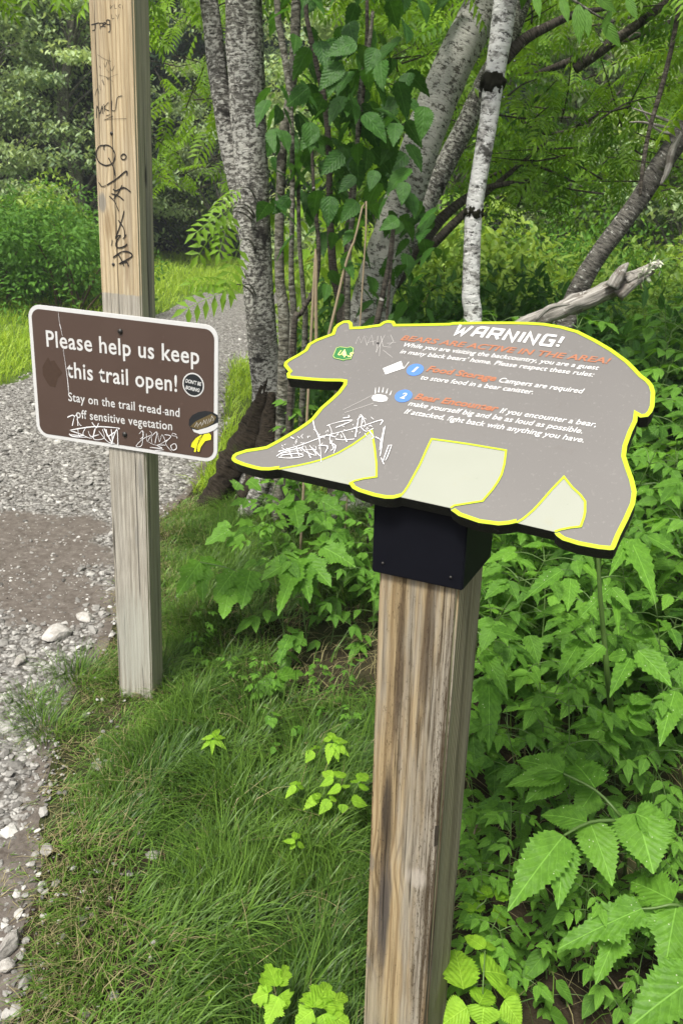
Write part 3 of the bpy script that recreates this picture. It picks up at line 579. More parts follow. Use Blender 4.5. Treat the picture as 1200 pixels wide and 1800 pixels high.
m = MB(); fill(m, BP, ell(c1([(822, 193)])[0], .0028, .002, 10), .0019); m.build('burn_mark', M_INK, board, O2)
m = MB(); e = .0021
wr = [[(300, 765), (420, 730), (500, 700), (600, 668), (720, 638), (842, 598), (835, 625)], [(290, 790), (330, 765), (420, 745), (430, 735)], [(300, 795), (360, 800), (430, 790), (400, 775), (310, 785)], [(310, 775), (420, 758), (500, 755)], [(440, 735), (460, 780), (470, 800)], [(420, 745), (450, 770), (500, 785), (470, 740), (520, 790)], [(482, 602), (490, 640), (512, 690), (520, 740), (525, 820)], [(512, 690), (560, 680), (600, 690)],
    [(565, 625), (580, 660), (570, 700), (590, 745), (575, 760)], [(570, 720), (600, 735), (590, 775)], [(555, 630), (580, 620), (640, 605), (690, 600)], [(600, 640), (640, 625), (686, 605)], [(600, 690), (630, 660), (660, 715)], [(600, 700), (640, 705), (700, 700)], [(705, 690), (720, 600), (735, 572), (760, 625)], [(715, 600), (740, 580), (735, 640)], [(735, 640), (760, 660), (800, 645)], [(695, 640), (720, 640)], [(640, 590), (672, 585), (668, 575)],
    [(862, 632), (850, 690), (840, 760), (835, 790)], [(855, 640), (842, 700), (832, 760)], [(810, 690), (830, 700), (840, 710)], [(880, 735), (860, 790), (850, 820), (858, 800)], [(895, 735), (875, 790), (862, 815)], [(878, 735), (898, 733)], [(840, 800), (855, 835)], [(545, 775), (560, 740), (520, 735)], [(365, 690), (382, 700)], [(395, 745), (410, 790)], [(355, 760), (372, 795)], [(520, 700), (500, 660), (485, 650)], [(780, 660), (800, 690), (790, 700)]]
for pts in wr: C_ = catmull(c1(pts), 3); ribbon(m, BP, C_, uneven(C_, .00115, .35, 1.4), e); e += .00004
jr = random.Random(4)
for _ in range(60):
    t_ = jr.random(); x = 310+t_*500; y = 770-t_*150+jr.uniform(-45, 45); q = c1([(x, y), (x+jr.uniform(-14, 14), y+jr.uniform(-14, 14))]); ribbon(m, BP, q, .0006, e); e += .00003
m.build('white_scribble', M_PAINTPEN, board, O2)
# post, leaning slightly, and the metal sleeve the board sits on
yb = math.radians(-25.3); ub = np.array([math.cos(yb), math.sin(yb), 0]); nbk = np.array([-math.sin(yb), math.cos(yb), 0]); PC = atT(806, 1030, 1.20)
az = nrm(np.array([0, 0, 1.])-ub*.054); ax = nrm(ub-az*(ub@az)); ay = np.cross(az, ax)
RB = Matrix(((ax[0], ay[0], az[0], PC[0]-O2[0]), (ax[1], ay[1], az[1], PC[1]-O2[1]), (ax[2], ay[2], az[2], PC[2]-O2[2]), (0, 0, 0, 1)))
bw = .135; fb = Plane(PC, -ay, ax); lp = lambda x, y: ((onp(x, y, PC, ay)-PC)@ax, (onp(x, y, PC, ay)-PC)@az)
k1 = lp(735, 1545); k2 = lp(648, 1515); k3 = lp(645, 1690); s1 = lp(683, 1440); s2_ = lp(676, 1600); s3_ = lp(740, 1120); k4 = lp(745, 1745); s4 = lp(715, 1180); s5 = lp(700, 1060)
wood2 = wood_mat('weathered_brown_post_wood', (.42, .325, .185), (.215, .145, .072), (.29, .275, .235), 420.0,
    knots=[(k1[0], k1[1], .026, .034, -.9, 0.0), (k2[0], k2[1], .014, .028, 1.3, .6), (k3[0], k3[1], .010, .018, 1.3, .5)],
    stains_highlights=[(s1[0], s1[1], .014, .12, .9, (.022, .018, .015)), (s2_[0], s2_[1], .018, .17, .85, (.035, .032, .032)), (s3_[0]+.012, s3_[1], .014, .17, .7, (.035, .024, .015)), (s4[0]-.012, s4[1], .011, .17, .6, (.05, .035, .022)), (k1[0], k1[1], .026, .026, .6, (.30, .27, .23)), (s5[0]-.035, s5[1], .012, .12, .35, (.30, .23, .14)), (k4[0]+.02, k4[1], .012, .010, .6, (.32, .29, .24)), (lp(650, 1760)[0], lp(650, 1760)[1], .05, .09, .5, (.24, .20, .13))],  # pale patch over the big knot is a highlight painted into the wood
    greyamt=.7, streak=.75, speck=.85, line=.7)
wood2s = wood_mat('green_weathered_post_side', (.42, .385, .25), (.15, .135, .08), (.28, .265, .20), 800.0, green=.30, axis='y', greyamt=.35, streak=.35, line=.95)
o = post_box(-bw, 0, 0, bw, -1.35, .06, RB, bear_sign, [wood2, wood2s])
# the sliver split out of the corner
t = NT('split_wood'); M_SPLIT = plain('dark_split', (.03, .025, .018), .9, .1, .4, 80)
bm = bmesh.new(); sa = lp(775, 1465); sz = [(-.011, sa[1]+.012), (-.0035, sa[1]+.016), (-.0045, sa[1]-.028), (-.0105, sa[1]-.034)]
bm.faces.new([bm.verts.new((x, -.0006, z)) for x, z in sz]); so_ = bm_obj(bm, 'split', M_SPLIT, o)
bm = boxbm(-bw-.009, .009, -.009, bw+.009, -.003, .30, .002)
t_ = NT('black_powder_coat'); n_ = t_.noise(t_.coord(), 70, 4); c_ = t_.mix(n_, (.0022, .0024, .0048), (.005, .0055, .009)); s_n = t_.noise(t_.scale(t_.coord(), (14, 14, 3)), 3, 5, .8); c_ = t_.mix(t_.step(s_n, .70, .74)*.35, c_, (.016, .016, .022)); t_.out(c_, .6, .12)
for v in bm.verts:                                # cut the sleeve's top to the board's underside
    if v.co.z > .2:
        wpt = PC+ax*v.co.x+ay*v.co.y; tz = (((BP.P-BP.n*.0225)-wpt)@BP.n)/(az@BP.n); v.co.z = tz
o = bm_obj(bm, 'metal_sleeve', t_.m, bear_sign); o.matrix_local = RB
for dx_, z_ in ((-.011, .016), (-.125, .016)):
    bm = bmesh.new(); bmesh.ops.create_uvsphere(bm, u_segments=10, v_segments=6, radius=.0025); bmesh.ops.translate(bm, verts=bm.verts[:], vec=(dx_, -.0095, z_)); bm_obj(bm, 'rivet', M_STEEL, o, (0, 0, 0), True)

# ------------------------------------------------------------------ leaves
def leaf_tpl(n=10, wd=.5, serr=.0, teeth=1, fold=.18, curve=.25, shape='ovate', side=2):
    """leaf along +Y from 0 to 1; side = quads across each half"""
    def prof(t):
        if shape == 'ovate': return (math.sin(math.pi*t**.62))**.85*(1-.18*t)
        if shape == 'round': return math.sin(math.pi*t**.75)**.65
        if shape == 'lance': return math.sin(math.pi*t**.8)**1.05
        if shape == 'lobed':
            b = math.sin(math.pi*t**.60)**.75*(1-.2*t); return b*(1+.22*math.cos(t*15.5-.6))
        return math.sin(math.pi*t)
    ts = np.linspace(0, 1, n+1); V = []; UV = []
    for i, t in enumerate(ts):
        h = wd*.5*max(prof(min(max(t, 1e-4), 1-1e-4)), .0 if 0 < i < n else .0)
        z0 = -curve*t*t*.5; row = []
        for k in range(-side, side+1):
            x = h*k/side; y = t; ed = abs(k)/side
            if ed == 1 and 0 < i < n and serr: x *= 1+serr*(1 if i % 2 else -.6); y += serr*.30*(1 if i % 2 else -.3)/n*4*.5
            z = z0+fold*abs(x)-.35*fold*x*x/max(wd, .01)*2; z += .012*math.sin(t*22+abs(k))*ed
            V.append((x, y, z)); UV.append((.5+.5*k/side*max(h/(wd*.5), .02), t))
    c = 2*side+1; fs = [(i*c+k, i*c+k+1, (i+1)*c+k+1, (i+1)*c+k) for i in range(n) for k in range(2*side)]
    return np.array(V), fs, np.array(UV)
def simple_leaf(wd=.5, fold=.2, curve=.2):
    V = np.array([(0, 0, 0), (-wd*.42, .35, fold*wd*.4), (0, .38, -.03), (wd*.42, .35, fold*wd*.4), (-wd*.3, .7, fold*wd*.3-curve*.25), (0, .72, -curve*.28), (wd*.3, .7, fold*wd*.3-curve*.25), (0, 1, -curve*.5)])
    fs = [(0, 2, 1), (0, 3, 2), (1, 2, 5, 4), (2, 3, 6, 5), (4, 5, 7), (5, 6, 7)]; UV = np.column_stack([V[:, 0]/wd+.5, V[:, 1]]); return V, fs, UV
def pinnate_tpl(pairs=6, ln=.34, wd=.10, droop=.35):
    V = []; fs = []; UV = []
    def lf(base, d, L, W):
        d = nrm(d); x = nrm(np.cross(d, [0, 0, 1.])); z = np.cross(x, d); k = len(V)
        for a, b, c in ((0, 0, 0), (-.5, .45, .10), (0, .48, 0), (.5, .45, .10), (0, 1, -.18)):
            V.append(base+x*a*W+d*b*L+z*c*L*.8); UV.append((a+.5, b))
        fs.extend([(k, k+2, k+1), (k, k+3, k+2), (k+1, k+2, k+4), (k+2, k+3, k+4)])
    for i in range(pairs):
        t = .22+.70*i/(pairs-1); b = np.array([0, t, -droop*t*t*.6]); sl = -droop*t*1.1; L = ln*(1-.35*abs(t-.5))
        for sg in (-1, 1): lf(b, np.array([sg*.88, .42, sl*.6-.18]), L, wd)
    t = .95; lf(np.array([0, t, -droop*t*t*.6]), np.array([0, 1, -droop*1.2]), ln*.9, wd)
    k = len(V); 
    for t in (0, .33, .66, 1): V.append((-.006, t, -droop*t*t*.6)); V.append((.006, t, -droop*t*t*.6)); UV += [(.45, t), (.55, t)]
    for i in range(3): fs.append((k+2*i, k+2*i+1, k+2*i+3, k+2*i+2))
    return np.array(V), fs, np.array(UV)
L_FINE = leaf_tpl(30, .66, .12, fold=.20, curve=.42, shape='ovate'); L_LOBE = leaf_tpl(30, .68, .14, fold=.22, curve=.40, shape='lobed')
L_MED = leaf_tpl(16, .58, .13, fold=.25, curve=.35, side=1); L_OV = leaf_tpl(7, .52, .0, fold=.25, curve=.35, side=1); L_S = simple_leaf(.52); L_PIN = pinnate_tpl(); L_LAN = leaf_tpl(7, .34, .0, fold=.2, curve=.4, shape='lance', side=1)
G1, G2, GD = (.040, .150, .020), (.105, .270, .034), (.016, .060, .014)
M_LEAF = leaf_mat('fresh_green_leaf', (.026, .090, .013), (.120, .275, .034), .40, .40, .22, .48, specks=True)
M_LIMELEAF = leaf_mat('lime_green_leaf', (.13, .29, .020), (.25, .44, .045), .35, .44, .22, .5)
M_MIDLEAF = leaf_mat('mid_green_leaf', (.020, .070, .011), (.095, .225, .030), .30, .40, .22, .5)
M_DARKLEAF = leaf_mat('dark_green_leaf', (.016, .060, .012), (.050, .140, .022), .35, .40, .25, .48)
M_ROWAN = leaf_mat('rowan_leaflets', (.045, .130, .014), (.180, .330, .030), 0, .48, .3, .5)
M_BANK = leaf_mat('sunlit_bank_leaf', (.060, .150, .018), (.27, .39, .075), 0, .45, .3, .5)  # brighter copy of the bush leaf, sunlight put into its colour
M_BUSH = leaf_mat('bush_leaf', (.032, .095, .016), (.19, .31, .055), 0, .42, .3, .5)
M_FAR = leaf_mat('far_tree_leaf', (.075, .155, .080), (.42, .54, .32), 0, .40, .3, .5)  # pale cool colours put the misty brightness of distance into the leaves
M_FIR = leaf_mat('fir_needles', (.010, .028, .014), (.026, .060, .024), 0, .15, .2, .6)
M_STEM = plain('green_stem', (.075, .135, .03), .5, .4, .2); M_BSTEM = plain('brown_twig', (.085, .06, .038), .85, .2, .3, 60); M_DRY = plain('dry_stalk', (.25, .20, .13), .85, .2, .25, 60)

def leaves_dir(mb, tpl, pos, dirs, size, tint, up=None, roll=.5, mi=0):
    N = len(pos)
    if N == 0: return
    n = np.tile([0, 0, 1.], (N, 1)) if up is None else up; n = n+rng.normal(0, roll, (N, 3))
    mb.inst(tpl, frames(dirs, n)*np.asarray(size).reshape(-1, 1, 1), pos, tint, mi)
def compound(mb, sm, base, d, L, tpl, k=5, lw=.62, tint=.5, sag=.35, stemr=.0022, jit=.25, lsz=None):
    """a stalk from base along d with k leaflets (pairs and a terminal one)"""
    d = nrm(d); side = nrm(np.cross(d, [0, 0, 1.])); P = [base+d*L*t+np.array([0, 0, -sag*L*t*t]) for t in (0, .35, .7, 1)]
    tube(sm, P, [stemr, stemr*.9, stemr*.75, stemr*.5], 5, 2, cap=False)
    ls = lsz or L*lw; pos = []; dr = []; sz = []
    tip = P[-1]; dt = nrm(P[-1]-P[-2]); pos.append(tip); dr.append(dt+np.array([0, 0, -.25])); sz.append(ls*1.15)
    npair = (k-1)//2
    for i in range(npair):
        t = 1-.06-.38*i/max(npair-1, 1)*(npair > 1)-.03; b = base+d*L*t+np.array([0, 0, -sag*L*t*t])
        for sg in (-1, 1):
            pos.append(b); dr.append(dt*.55+side*sg*.95+np.array([0, 0, -.22])); sz.append(ls*(1-.12*i)*rng.uniform(.85, 1.08))
    pos = np.array(pos); dr = np.array(dr)+rng.normal(0, jit*.5, (len(pos), 3)); tn = np.clip(tint+rng.normal(0, .15, len(pos)), 0, 1)
    leaves_dir(mb, tpl, pos, dr, sz, tn, roll=.25)
def plant_meshes(h, nodes, spread, tpl, k, lsz, tint=.5, sag=.35, lean=.1, seed=0, upright=.35, r=.004):
    """a leafy plant at the origin: stem mesh and foliage mesh"""
    lf = MB(); st = MB(); a0 = rng.uniform(0, 6.28); ln = np.array([math.cos(a0), math.sin(a0), 0])*lean
    P = [np.array([0, 0, -.03])]+[np.array([0, 0, h*t])+ln*h*t*t+rng.normal(0, .012, 3)*np.array([1, 1, 0]) for t in (.3, .65, 1)]
    tube(st, P, [r, r*.9, r*.7, r*.45], 6, 3, cap=False); Q = smoothpts(P, 8)
    for i in range(nodes):
        t = .18+.82*(i+.5)/nodes; b = Q[min(int(t*(len(Q)-1)), len(Q)-1)]; nl = 2 if i < nodes-1 else 3
        for j in range(nl):
            an = i*2.4+j*2*math.pi/nl+rng.normal(0, .35); L = spread*(1.05-.5*t)*rng.uniform(.8, 1.15)
            compound(lf, st, b, np.array([math.cos(an), math.sin(an), upright+.35*t+rng.normal(0, .12)]), L, tpl, k, 0, np.clip(tint+.25*(t-.5)+rng.normal(0, .08), 0, 1), sag, lsz=lsz*rng.uniform(.8, 1.1)*(1.1-.35*t))
    return st, lf

# ------------------------------------------------------------------ trees near the trail
B_ALDER = bark_mat('lichen_grey_bark', (.014, .013, .012), (.125, .12, .105), (.52, .515, .465), .46, 0, 1, .08, .20, 34)
B_ALDER2 = bark_mat('mottled_white_bark', (.018, .018, .014), (.125, .12, .10), (.56, .555, .50), .68, .08, 1, .10, .16, 22)
B_BIRCH = bark_mat('pale_banded_bark', (.020, .019, .016), (.30, .295, .28), (.74, .74, .72), .62, .0, .55, .0, .20, 13)
B_DARK = bark_mat('dark_brown_bark', (.012, .010, .008), (.07, .062, .05), (.42, .42, .38), .10, .10, 1, .06, .15, 30)
B_SLIM = bark_mat('slim_grey_bark', (.020, .019, .014), (.12, .115, .09), (.30, .30, .25), .36, .10, .7, .0, .2, 30)
B_ROOT = bark_mat('rotten_root_bark', (.005, .004, .003), (.03, .024, .017), (.17, .15, .12), .07, .15, 1, 0, .2, 20)
B_LEAN = bark_mat('lichen_flecked_dark_bark', (.014, .013, .011), (.095, .09, .078), (.44, .44, .40), .22, .05, 1, .09, .2, 30)
B_DEAD = split_mat('bleached_dead_wood')
def pxtube(mb, pts, Y, wpx, seg=14, k=5, rough=.10, tint=.5, mi=0, z0=None, nf=9.0, Yend=None):
    """trunk whose centre line passes these sight lines at about distance Y"""
    n = len(pts); P = []; R = []
    for i, (x, y) in enumerate(pts):
        yy = Y if Yend is None else Y+(Yend-Y)*i/(n-1); p = atY(x, y, yy); P.append(p); wv = wpx if np.isscalar(wpx) else wpx[i]; R.append(wv*.5/F*((p-CAM)@FWD))
    if z0 is not None: P.append(np.array([P[-1][0], P[-1][1], z0])); R.append(R[-1]*1.15)
    tube(mb, P, R, seg, k, rough, tint=tint, mi=mi, nf=nf); return P
def crown_px(mb, tpl, box, Yr, n, size, tint=(.5, .2), droop=.5, dens=None):
    x = rng.uniform(box[0], box[2], n); y = rng.uniform(box[1], box[3], n); Y = rng.uniform(*Yr, n)
    P = np.array([atY(a, b, c) for a, b, c in zip(x, y, Y)])
    if dens is not None:
        k = dens(P, x, y); P = P[k]
    N = len(P); an = rng.uniform(0, 6.28, N); d = np.column_stack([np.cos(an), np.sin(an), -droop+rng.normal(0, .3, N)])
    leaves_dir(mb, tpl, P, d, rng.uniform(size[0], size[1], N), np.clip(rng.normal(tint[0], tint[1], N), 0, 1), roll=.35); return P
def clumpy(sc, th):
    off = rng.uniform(0, 50, 3)
    return lambda P, x, y: np.array([mnoise.noise(Vector((p+off)*sc)) for p in P]) > th+rng.normal(0, .08, len(P))
def twigs(mb, P, n, L, r=.004, droop=.2):
    for i in range(n):
        p = P[rng.integers(len(P))]; an = rng.uniform(0, 6.28); d = np.array([math.cos(an), math.sin(an), rng.normal(droop, .3)])
        q = [p-d*L*.6, p-d*L*.2+rng.normal(0, .02, 3), p+d*L*.3]; tube(mb, q, [r, r*.8, r*.4], 5, 2, cap=False)

# big grey trunk beside the trail, with its thinner twin and twisted root
YA = 4.48; OA = gp(432, 878)
tA = empty('trailside_tree', OA, 'stout grey lichen-spotted tree trunk with a thinner twin stem at trail edge', 'tree')
m = MB(); pxtube(m, [(421, -330), (425, -100), (429, 40), (434, 160), (442, 300), (450, 450), (461, 600), (472, 700), (474, 770), (462, 840)], YA, [48, 61, 66, 64, 58, 55, 54, 58, 72, 90], 22, 5, .08, z0=-.15); m.build('trunk', B_ALDER, tA, OA)
m = MB(); pxtube(m, [(330, -330), (355, -80), (370, 20), (383, 130), (400, 240), (418, 330), (432, 420)], YA+.05, [26, 30, 33, 34, 34, 34, 30], 14, 5, .08); m.build('stem', B_ALDER, tA, OA)
m = MB(); pxtube(m, [(474, 640), (462, 705), (438, 765), (408, 818), (388, 862), (345, 905), (305, 935)], YA-.05, [14, 34, 46, 48, 42, 30, 12], 18, 8, .42, nf=18); pxtube(m, [(478, 690), (470, 770), (455, 830), (425, 885), (395, 925)], YA-.14, [12, 34, 40, 32, 14], 14, 8, .4, nf=18); m.build('root', B_ROOT, tA, OA)
m = MB(); pxtube(m, [(478, 800), (452, 870), (425, 915), (408, 950)], YA-.35, [34, 30, 26, 12], 12, 5, .2); m.build('root', B_ALDER, tA, OA)
# leaves of its crown, up and out to the left above the trail
m = MB(); P = crown_px(m, L_PIN, (-60, -420, 640, -40), (4.2, 6.6), 330, (.20, .30), (.55, .22), .45); P2 = crown_px(m, L_PIN, (255, -40, 425, 330), (5.4, 8.2), 230, (.18, .28), (.8, .2), .5, clumpy(1.6, -.05)); m.build('crown', M_ROWAN, tA, OA)
m = MB(); twigs(m, np.concatenate([P2, P2]), 50, .4, .005); m.build('twig', B_DARK, tA, OA)

# leaning mottled trunk and the parallel one behind it
YC = 4.5; OC = atY(640, 620, YC); OC[2] = 0
tC = empty('leaning_tree', OC, 'leaning mottled white and black trunk with its parallel darker twin behind bear board', 'tree')
m = MB(); pxtube(m, [(985, -330), (905, -120), (850, 10), (800, 105), (760, 200), (728, 290), (700, 380), (675, 450), (655, 520), (640, 620)], YC, [62, 66, 66, 68, 66, 68, 68, 66, 70, 84], 20, 5, .09, z0=-.1); m.build('trunk', B_ALDER2, tC, OC)
m = MB(); pxtube(m, [(950, -100), (895, 60), (850, 150), (800, 255), (752, 350), (712, 430), (680, 500), (655, 590)], YC+.35, [30, 34, 36, 36, 36, 36, 38, 42], 14, 5, .09, z0=-.1); m.build('stem', B_ALDER, tC, OC)
m = MB(); pxtube(m, [(690, 500), (740, 430), (785, 375), (850, 332), (930, 318)], YC+.5, [26, 22, 18, 12, 6], 8, 4, .1); m.build('branch', B_DARK, tC, OC)
m = MB(); pxtube(m, [(730, 460), (790, 400), (840, 352), (900, 300), (960, 250)], YC+.7, [18, 15, 11, 8, 4], 8, 4, .1); m.build('branch', B_DARK, tC, OC)
m = MB(); pxtube(m, [(886, 105), (920, 70), (965, 45), (1010, 25), (1065, 15)], YC-.4, [22, 20, 16, 12, 7], 8, 4, .1); m.build('branch', B_DARK, tC, OC)
m = MB(); pxtube(m, [(1010, 122), (1060, 85), (1110, 50), (1170, 5), (1230, -40)], YC+.6, [16, 18, 16, 13, 10], 8, 4, .1); m.build('branch', B_DARK, tC, OC)
m = MB(); pxtube(m, [(940, 130), (1010, 105), (1085, 75), (1200, 30)], YC+1.2, [8, 14, 12, 8], 8, 4, .1); m.build('branch', B_DARK, tC, OC)
m = MB(); pxtube(m, [(900, 200), (960, 235), (1030, 215), (1090, 160)], YC+1.0, [5, 7, 6, 4], 6, 4, .1); m.build('branch', B_DARK, tC, OC)
m = MB(); pxtube(m, [(860, 310), (930, 290), (1010, 320)], YC+1.0, [8, 6, 3], 6, 4, .1); m.build('branch', B_DARK, tC, OC)
m = MB(); PR = crown_px(m, L_PIN, (600, -60, 1260, 330), (4.9, 7.4), 1250, (.17, .27), (.52, .25), .35, clumpy(1.3, -.12)); P3 = crown_px(m, L_PIN, (540, -420, 1300, -40), (3.9, 7.0), 420, (.18, .28), (.5, .25), .4)
crown_px(m, L_PIN, (760, 180, 1060, 400), (5.2, 7.0), 260, (.13, .2), (.35, .2), .2, clumpy(1.5, -.05)); m.build('crown', M_ROWAN, tC, OC)
m = MB(); twigs(m, PR, 110, .5, .006); m.build('twig', B_DARK, tC, OC)

# slender white stem
YE = 4.0; OE = atY(826, 600, YE); OE[2] = 0
tE = empty('white_barked_tree', OE, 'slender pale white trunk with dark mossy knots rising behind the top of bear board', 'tree')
m = MB(); pxtube(m, [(925, -330), (903, -120), (889, -10), (880, 60), (872, 110), (866, 150), (860, 200), (850, 260), (840, 320), (832, 375), (829, 440), (827, 520), (827, 610)], YE, [40, 42, 42, 40, 37, 37, 33, 31, 30, 31, 30, 31, 32], 16, 5, .05, z0=-.1); m.build('trunk', B_BIRCH, tE, OE)
M_MOSSK = plain('mossy_black_knot', (.012, .012, .007), .95, .1, .6, 60)
for (x, y, rw, rh) in ((866, 146, 40, 34), (832, 374, 30, 26)):
    p = atY(x, y, YE-.012); s_ = ((p-CAM)@FWD)/F; bm = bmesh.new(); bmesh.ops.create_icosphere(bm, subdivisions=4, radius=1)
    for v in bm.verts:
        nz_ = 1+.28*mnoise.noise(v.co*2.2+Vector((x, y, 0)))+.12*mnoise.noise(v.co*6); v.co = Vector((v.co.x*rw*.5*s_*1.06, v.co.y*rw*.5*s_*1.02, v.co.z*rh*.62*s_))*nz_+Vector(p)+Vector((0, .006, 0))
    bm_obj(bm, 'knot', M_MOSSK, tE, OE, True)
m = MB(); crown_px(m, L_OV, (780, -420, 1100, -30), (3.6, 4.8), 260, (.09, .14), (.5, .2), .5); m.build('crown', M_MIDLEAF, tE, OE)

# dark leaning trunk at the right, and the thin bare stem that crosses it
YF = 3.9; OF = atY(985, 575, YF); OF[2] = 0
tF = empty('leaning_tree', OF, 'dark leaning trunk spotted with lichen at the right edge above a broken branch', 'tree')
m = MB(); pxtube(m, [(1330, 60), (1235, 190), (1185, 255), (1145, 315), (1105, 375), (1060, 435), (1025, 490), (1000, 545), (985, 600)], YF, [32, 37, 38, 35, 33, 33, 34, 36, 40], 16, 5, .13, z0=-.1); m.build('trunk', B_LEAN, tF, OF)
m = MB(); pxtube(m, [(1196, 235), (1180, 265), (1172, 300), (1160, 325)], YF-.10, [5, 13, 12, 4], 8, 4, .2); m.build('bare_patch', B_DEAD, tF, OF)
m = MB()
for q in ([(1180, 215), (1140, 200), (1110, 190)], [(1175, 225), (1130, 215), (1105, 215)], [(1180, 235), (1150, 225), (1120, 180)]): pxtube(m, q, YF-.05, [6, 4, 2], 5, 3, .1)
m.build('twig', B_DEAD, tF, OF)
m = MB(); crown_px(m, L_PIN, (1180, -300, 1500, 200), (3.6, 5.2), 200, (.18, .26), (.5, .25), .4); m.build('crown', M_ROWAN, tF, OF)
OH = atY(1128, 300, YF-.05); o = MB(); pxtube(o, [(1215, -200), (1196, -20), (1180, 80), (1160, 160), (1140, 230), (1128, 300), (1124, 345)], YF-.12, [6, 8, 9, 9, 8, 8, 5], 8, 5, .08); o = o.build('bare_stem', B_DARK, None, OH); o.location = OH; tag(o, 'long thin bare stem rising from the dark leaning trunk at right', 'branch')

# broken dead branch
YG = 3.15; OG = atY(1040, 540, YG); dead = empty('broken_branch', OG, 'bleached broken dead branch with splintered end just above the bear board', 'branch')
m = MB(); pxtube(m, [(780, 635), (860, 600), (920, 572), (975, 549), (1030, 526), (1080, 503), (1128, 478)], YG, [20, 24, 27, 29, 31, 29, 16], 18, 8, .34, nf=26, Yend=YG-.12); m.build('limb', B_DEAD, dead, OG)
m = MB(); pxtube(m, [(1075, 505), (1090, 478), (1104, 462)], YG-.15, [26, 20, 3], 8, 4, .2, nf=20); m.build('splinter', B_DEAD, dead, OG)
for q, wq in (([(1085, 520), (1120, 492), (1150, 478)], [24, 16, 3]), ([(1100, 495), (1135, 475), (1162, 462)], [18, 14, 8]), ([(1110, 482), (1140, 468), (1158, 458)], [10, 8, 5]), ([(940, 562), (965, 540), (1000, 535)], [8, 9, 3])): m = MB(); pxtube(m, q, YG-.13, wq, 8, 4, .3, nf=24); m.build('splinter', B_DEAD, dead, OG)

M_LICH = plain('pale_tree_lichen', (.46, .50, .36), .95, .1, .3, 60)
m = MB()
for k_ in range(46):
    t_ = rng.random(); p = atY(1128+30*t_+rng.normal(0, 5), 484-24*t_+rng.normal(0, 5), YG-.16); leaves_dir(m, L_S, p[None], rng.normal(0, 1, (1, 3)), [rng.uniform(.012, .028)], np.array([.5]), roll=.8)
m.build('lichen', M_LICH, dead, OG)
# clump of slim stems with big drooping leaves between the two trunks
YB = 3.95; OB = atY(520, 610, YB); OB[2] = 0
tB = empty('slim_stemmed_sapling', OB, 'clump of slim sapling stems with large drooping toothed leaves between the two big trunks', 'tree')
for pts, w_, mt in (([(525, -300), (521, -20), (518, 80), (512, 160), (498, 240), (493, 330), (491, 420), (492, 500), (500, 600)], [13, 17, 18, 17, 18, 17, 17, 18, 22], B_SLIM), ([(480, -300), (487, 0), (495, 70), (505, 130), (512, 200), (514, 330), (512, 480), (515, 600)], [8, 12, 12, 12, 9, 9, 10, 14], B_SLIM),
    ([(540, -300), (537, -10), (545, 60), (560, 130), (572, 190), (578, 270), (580, 380), (585, 470), (600, 600)], [7, 8, 9, 10, 11, 11, 13, 15, 18], B_DARK), ([(640, -200), (645, 50), (635, 190), (622, 300), (610, 420), (605, 600)], [6, 7, 8, 8, 10, 12], B_DARK), ([(655, 20), (648, 80), (632, 160), (625, 300), (612, 470), (608, 600)], [6, 8, 7, 8, 9, 11], B_SLIM),
    ([(548, 250), (552, 350), (560, 430), (555, 500), (530, 550), (515, 600)], [5, 7, 8, 8, 9, 11], B_DARK), ([(524, 300), (526, 420), (533, 520), (536, 600)], [6, 8, 9, 11], B_SLIM)):
    m = MB(); pxtube(m, pts, YB+rng.uniform(-.15, .15), w_, 10, 4, .08, z0=-.08); m.build('stem', mt, tB, OB)
m = MB(); BX = (490, -20, 770, 540)
crown_px(m, L_MED, (520, 40, 720, 340), (3.55, 4.35), 130, (.10, .165), (.30, .22), .9); crown_px(m, L_MED, (470, 150, 640, 420), (3.6, 4.4), 75, (.09, .15), (.30, .25), .9); crown_px(m, L_MED, (560, 330, 770, 570), (3.5, 4.3), 70, (.09, .14), (.5, .25), .9); crown_px(m, L_MED, (480, -250, 800, 20), (3.5, 4.4), 110, (.10, .16), (.45, .22), .8)
HERO = [((590, 120), (577, 163), .62), ((545, 215), (548, 262), .5), ((555, 225), (530, 258), .45), ((600, 112), (562, 150), .4), ((660, 85), (645, 122), .35), ((745, 187), (742, 240), .75), ((580, 345), (577, 392), .25), ((710, 320), (706, 355), .4), ((700, 385), (670, 400), .6), ((660, 300), (650, 330), .3), ((625, 75), (575, 90), .4), ((640, 200), (680, 240), .3)]
for b, tp, tn in HERO:
    p = atY(*b, 3.45); q = atY(*tp, 3.4); d = q-p; L = np.linalg.norm(d); leaves_dir(m, L_FINE, p[None], d[None], [L*1.05], np.array([tn]), up=nrm(CAM-p)[None]*.8+np.array([[0, 0, .7]]), roll=.15)
m.build('foliage', M_DARKLEAF, tB, OB)
m = MB(); crown_px(m, L_MED, (470, 270, 700, 520), (4.4, 5.4), 110, (.08, .13), (.6, .25), .9); m.build('foliage', M_LIMELEAF, tB, OB)
m = MB(); mt_ = MB()
for (bx_, by_, tx_, ty_) in ((418, 360, 345, 395), (400, 372, 352, 440), (410, 365, 385, 432), (425, 420, 395, 500), (430, 500, 330, 530), (405, 500, 345, 488), (425, 330, 380, 350)):
    p = atY(bx_, by_, 4.15); q = atY(tx_, ty_, 4.0); d = q-p; leaves_dir(m, L_PIN, p[None], d[None], [np.linalg.norm(d)*1.05], np.array([.75]), up=nrm(CAM-p)[None]*.7+np.array([[0, 0, .7]]), roll=.2); a_ = atY(452, by_+25, 4.45); tube(mt_, [a_, (a_+p)/2+np.array([0, 0, .03]), p], [.006, .004, .002], 5, 3, cap=False)
m.build('spray', M_ROWAN, tA, OA); mt_.build('twig', B_SLIM, tA, OA)
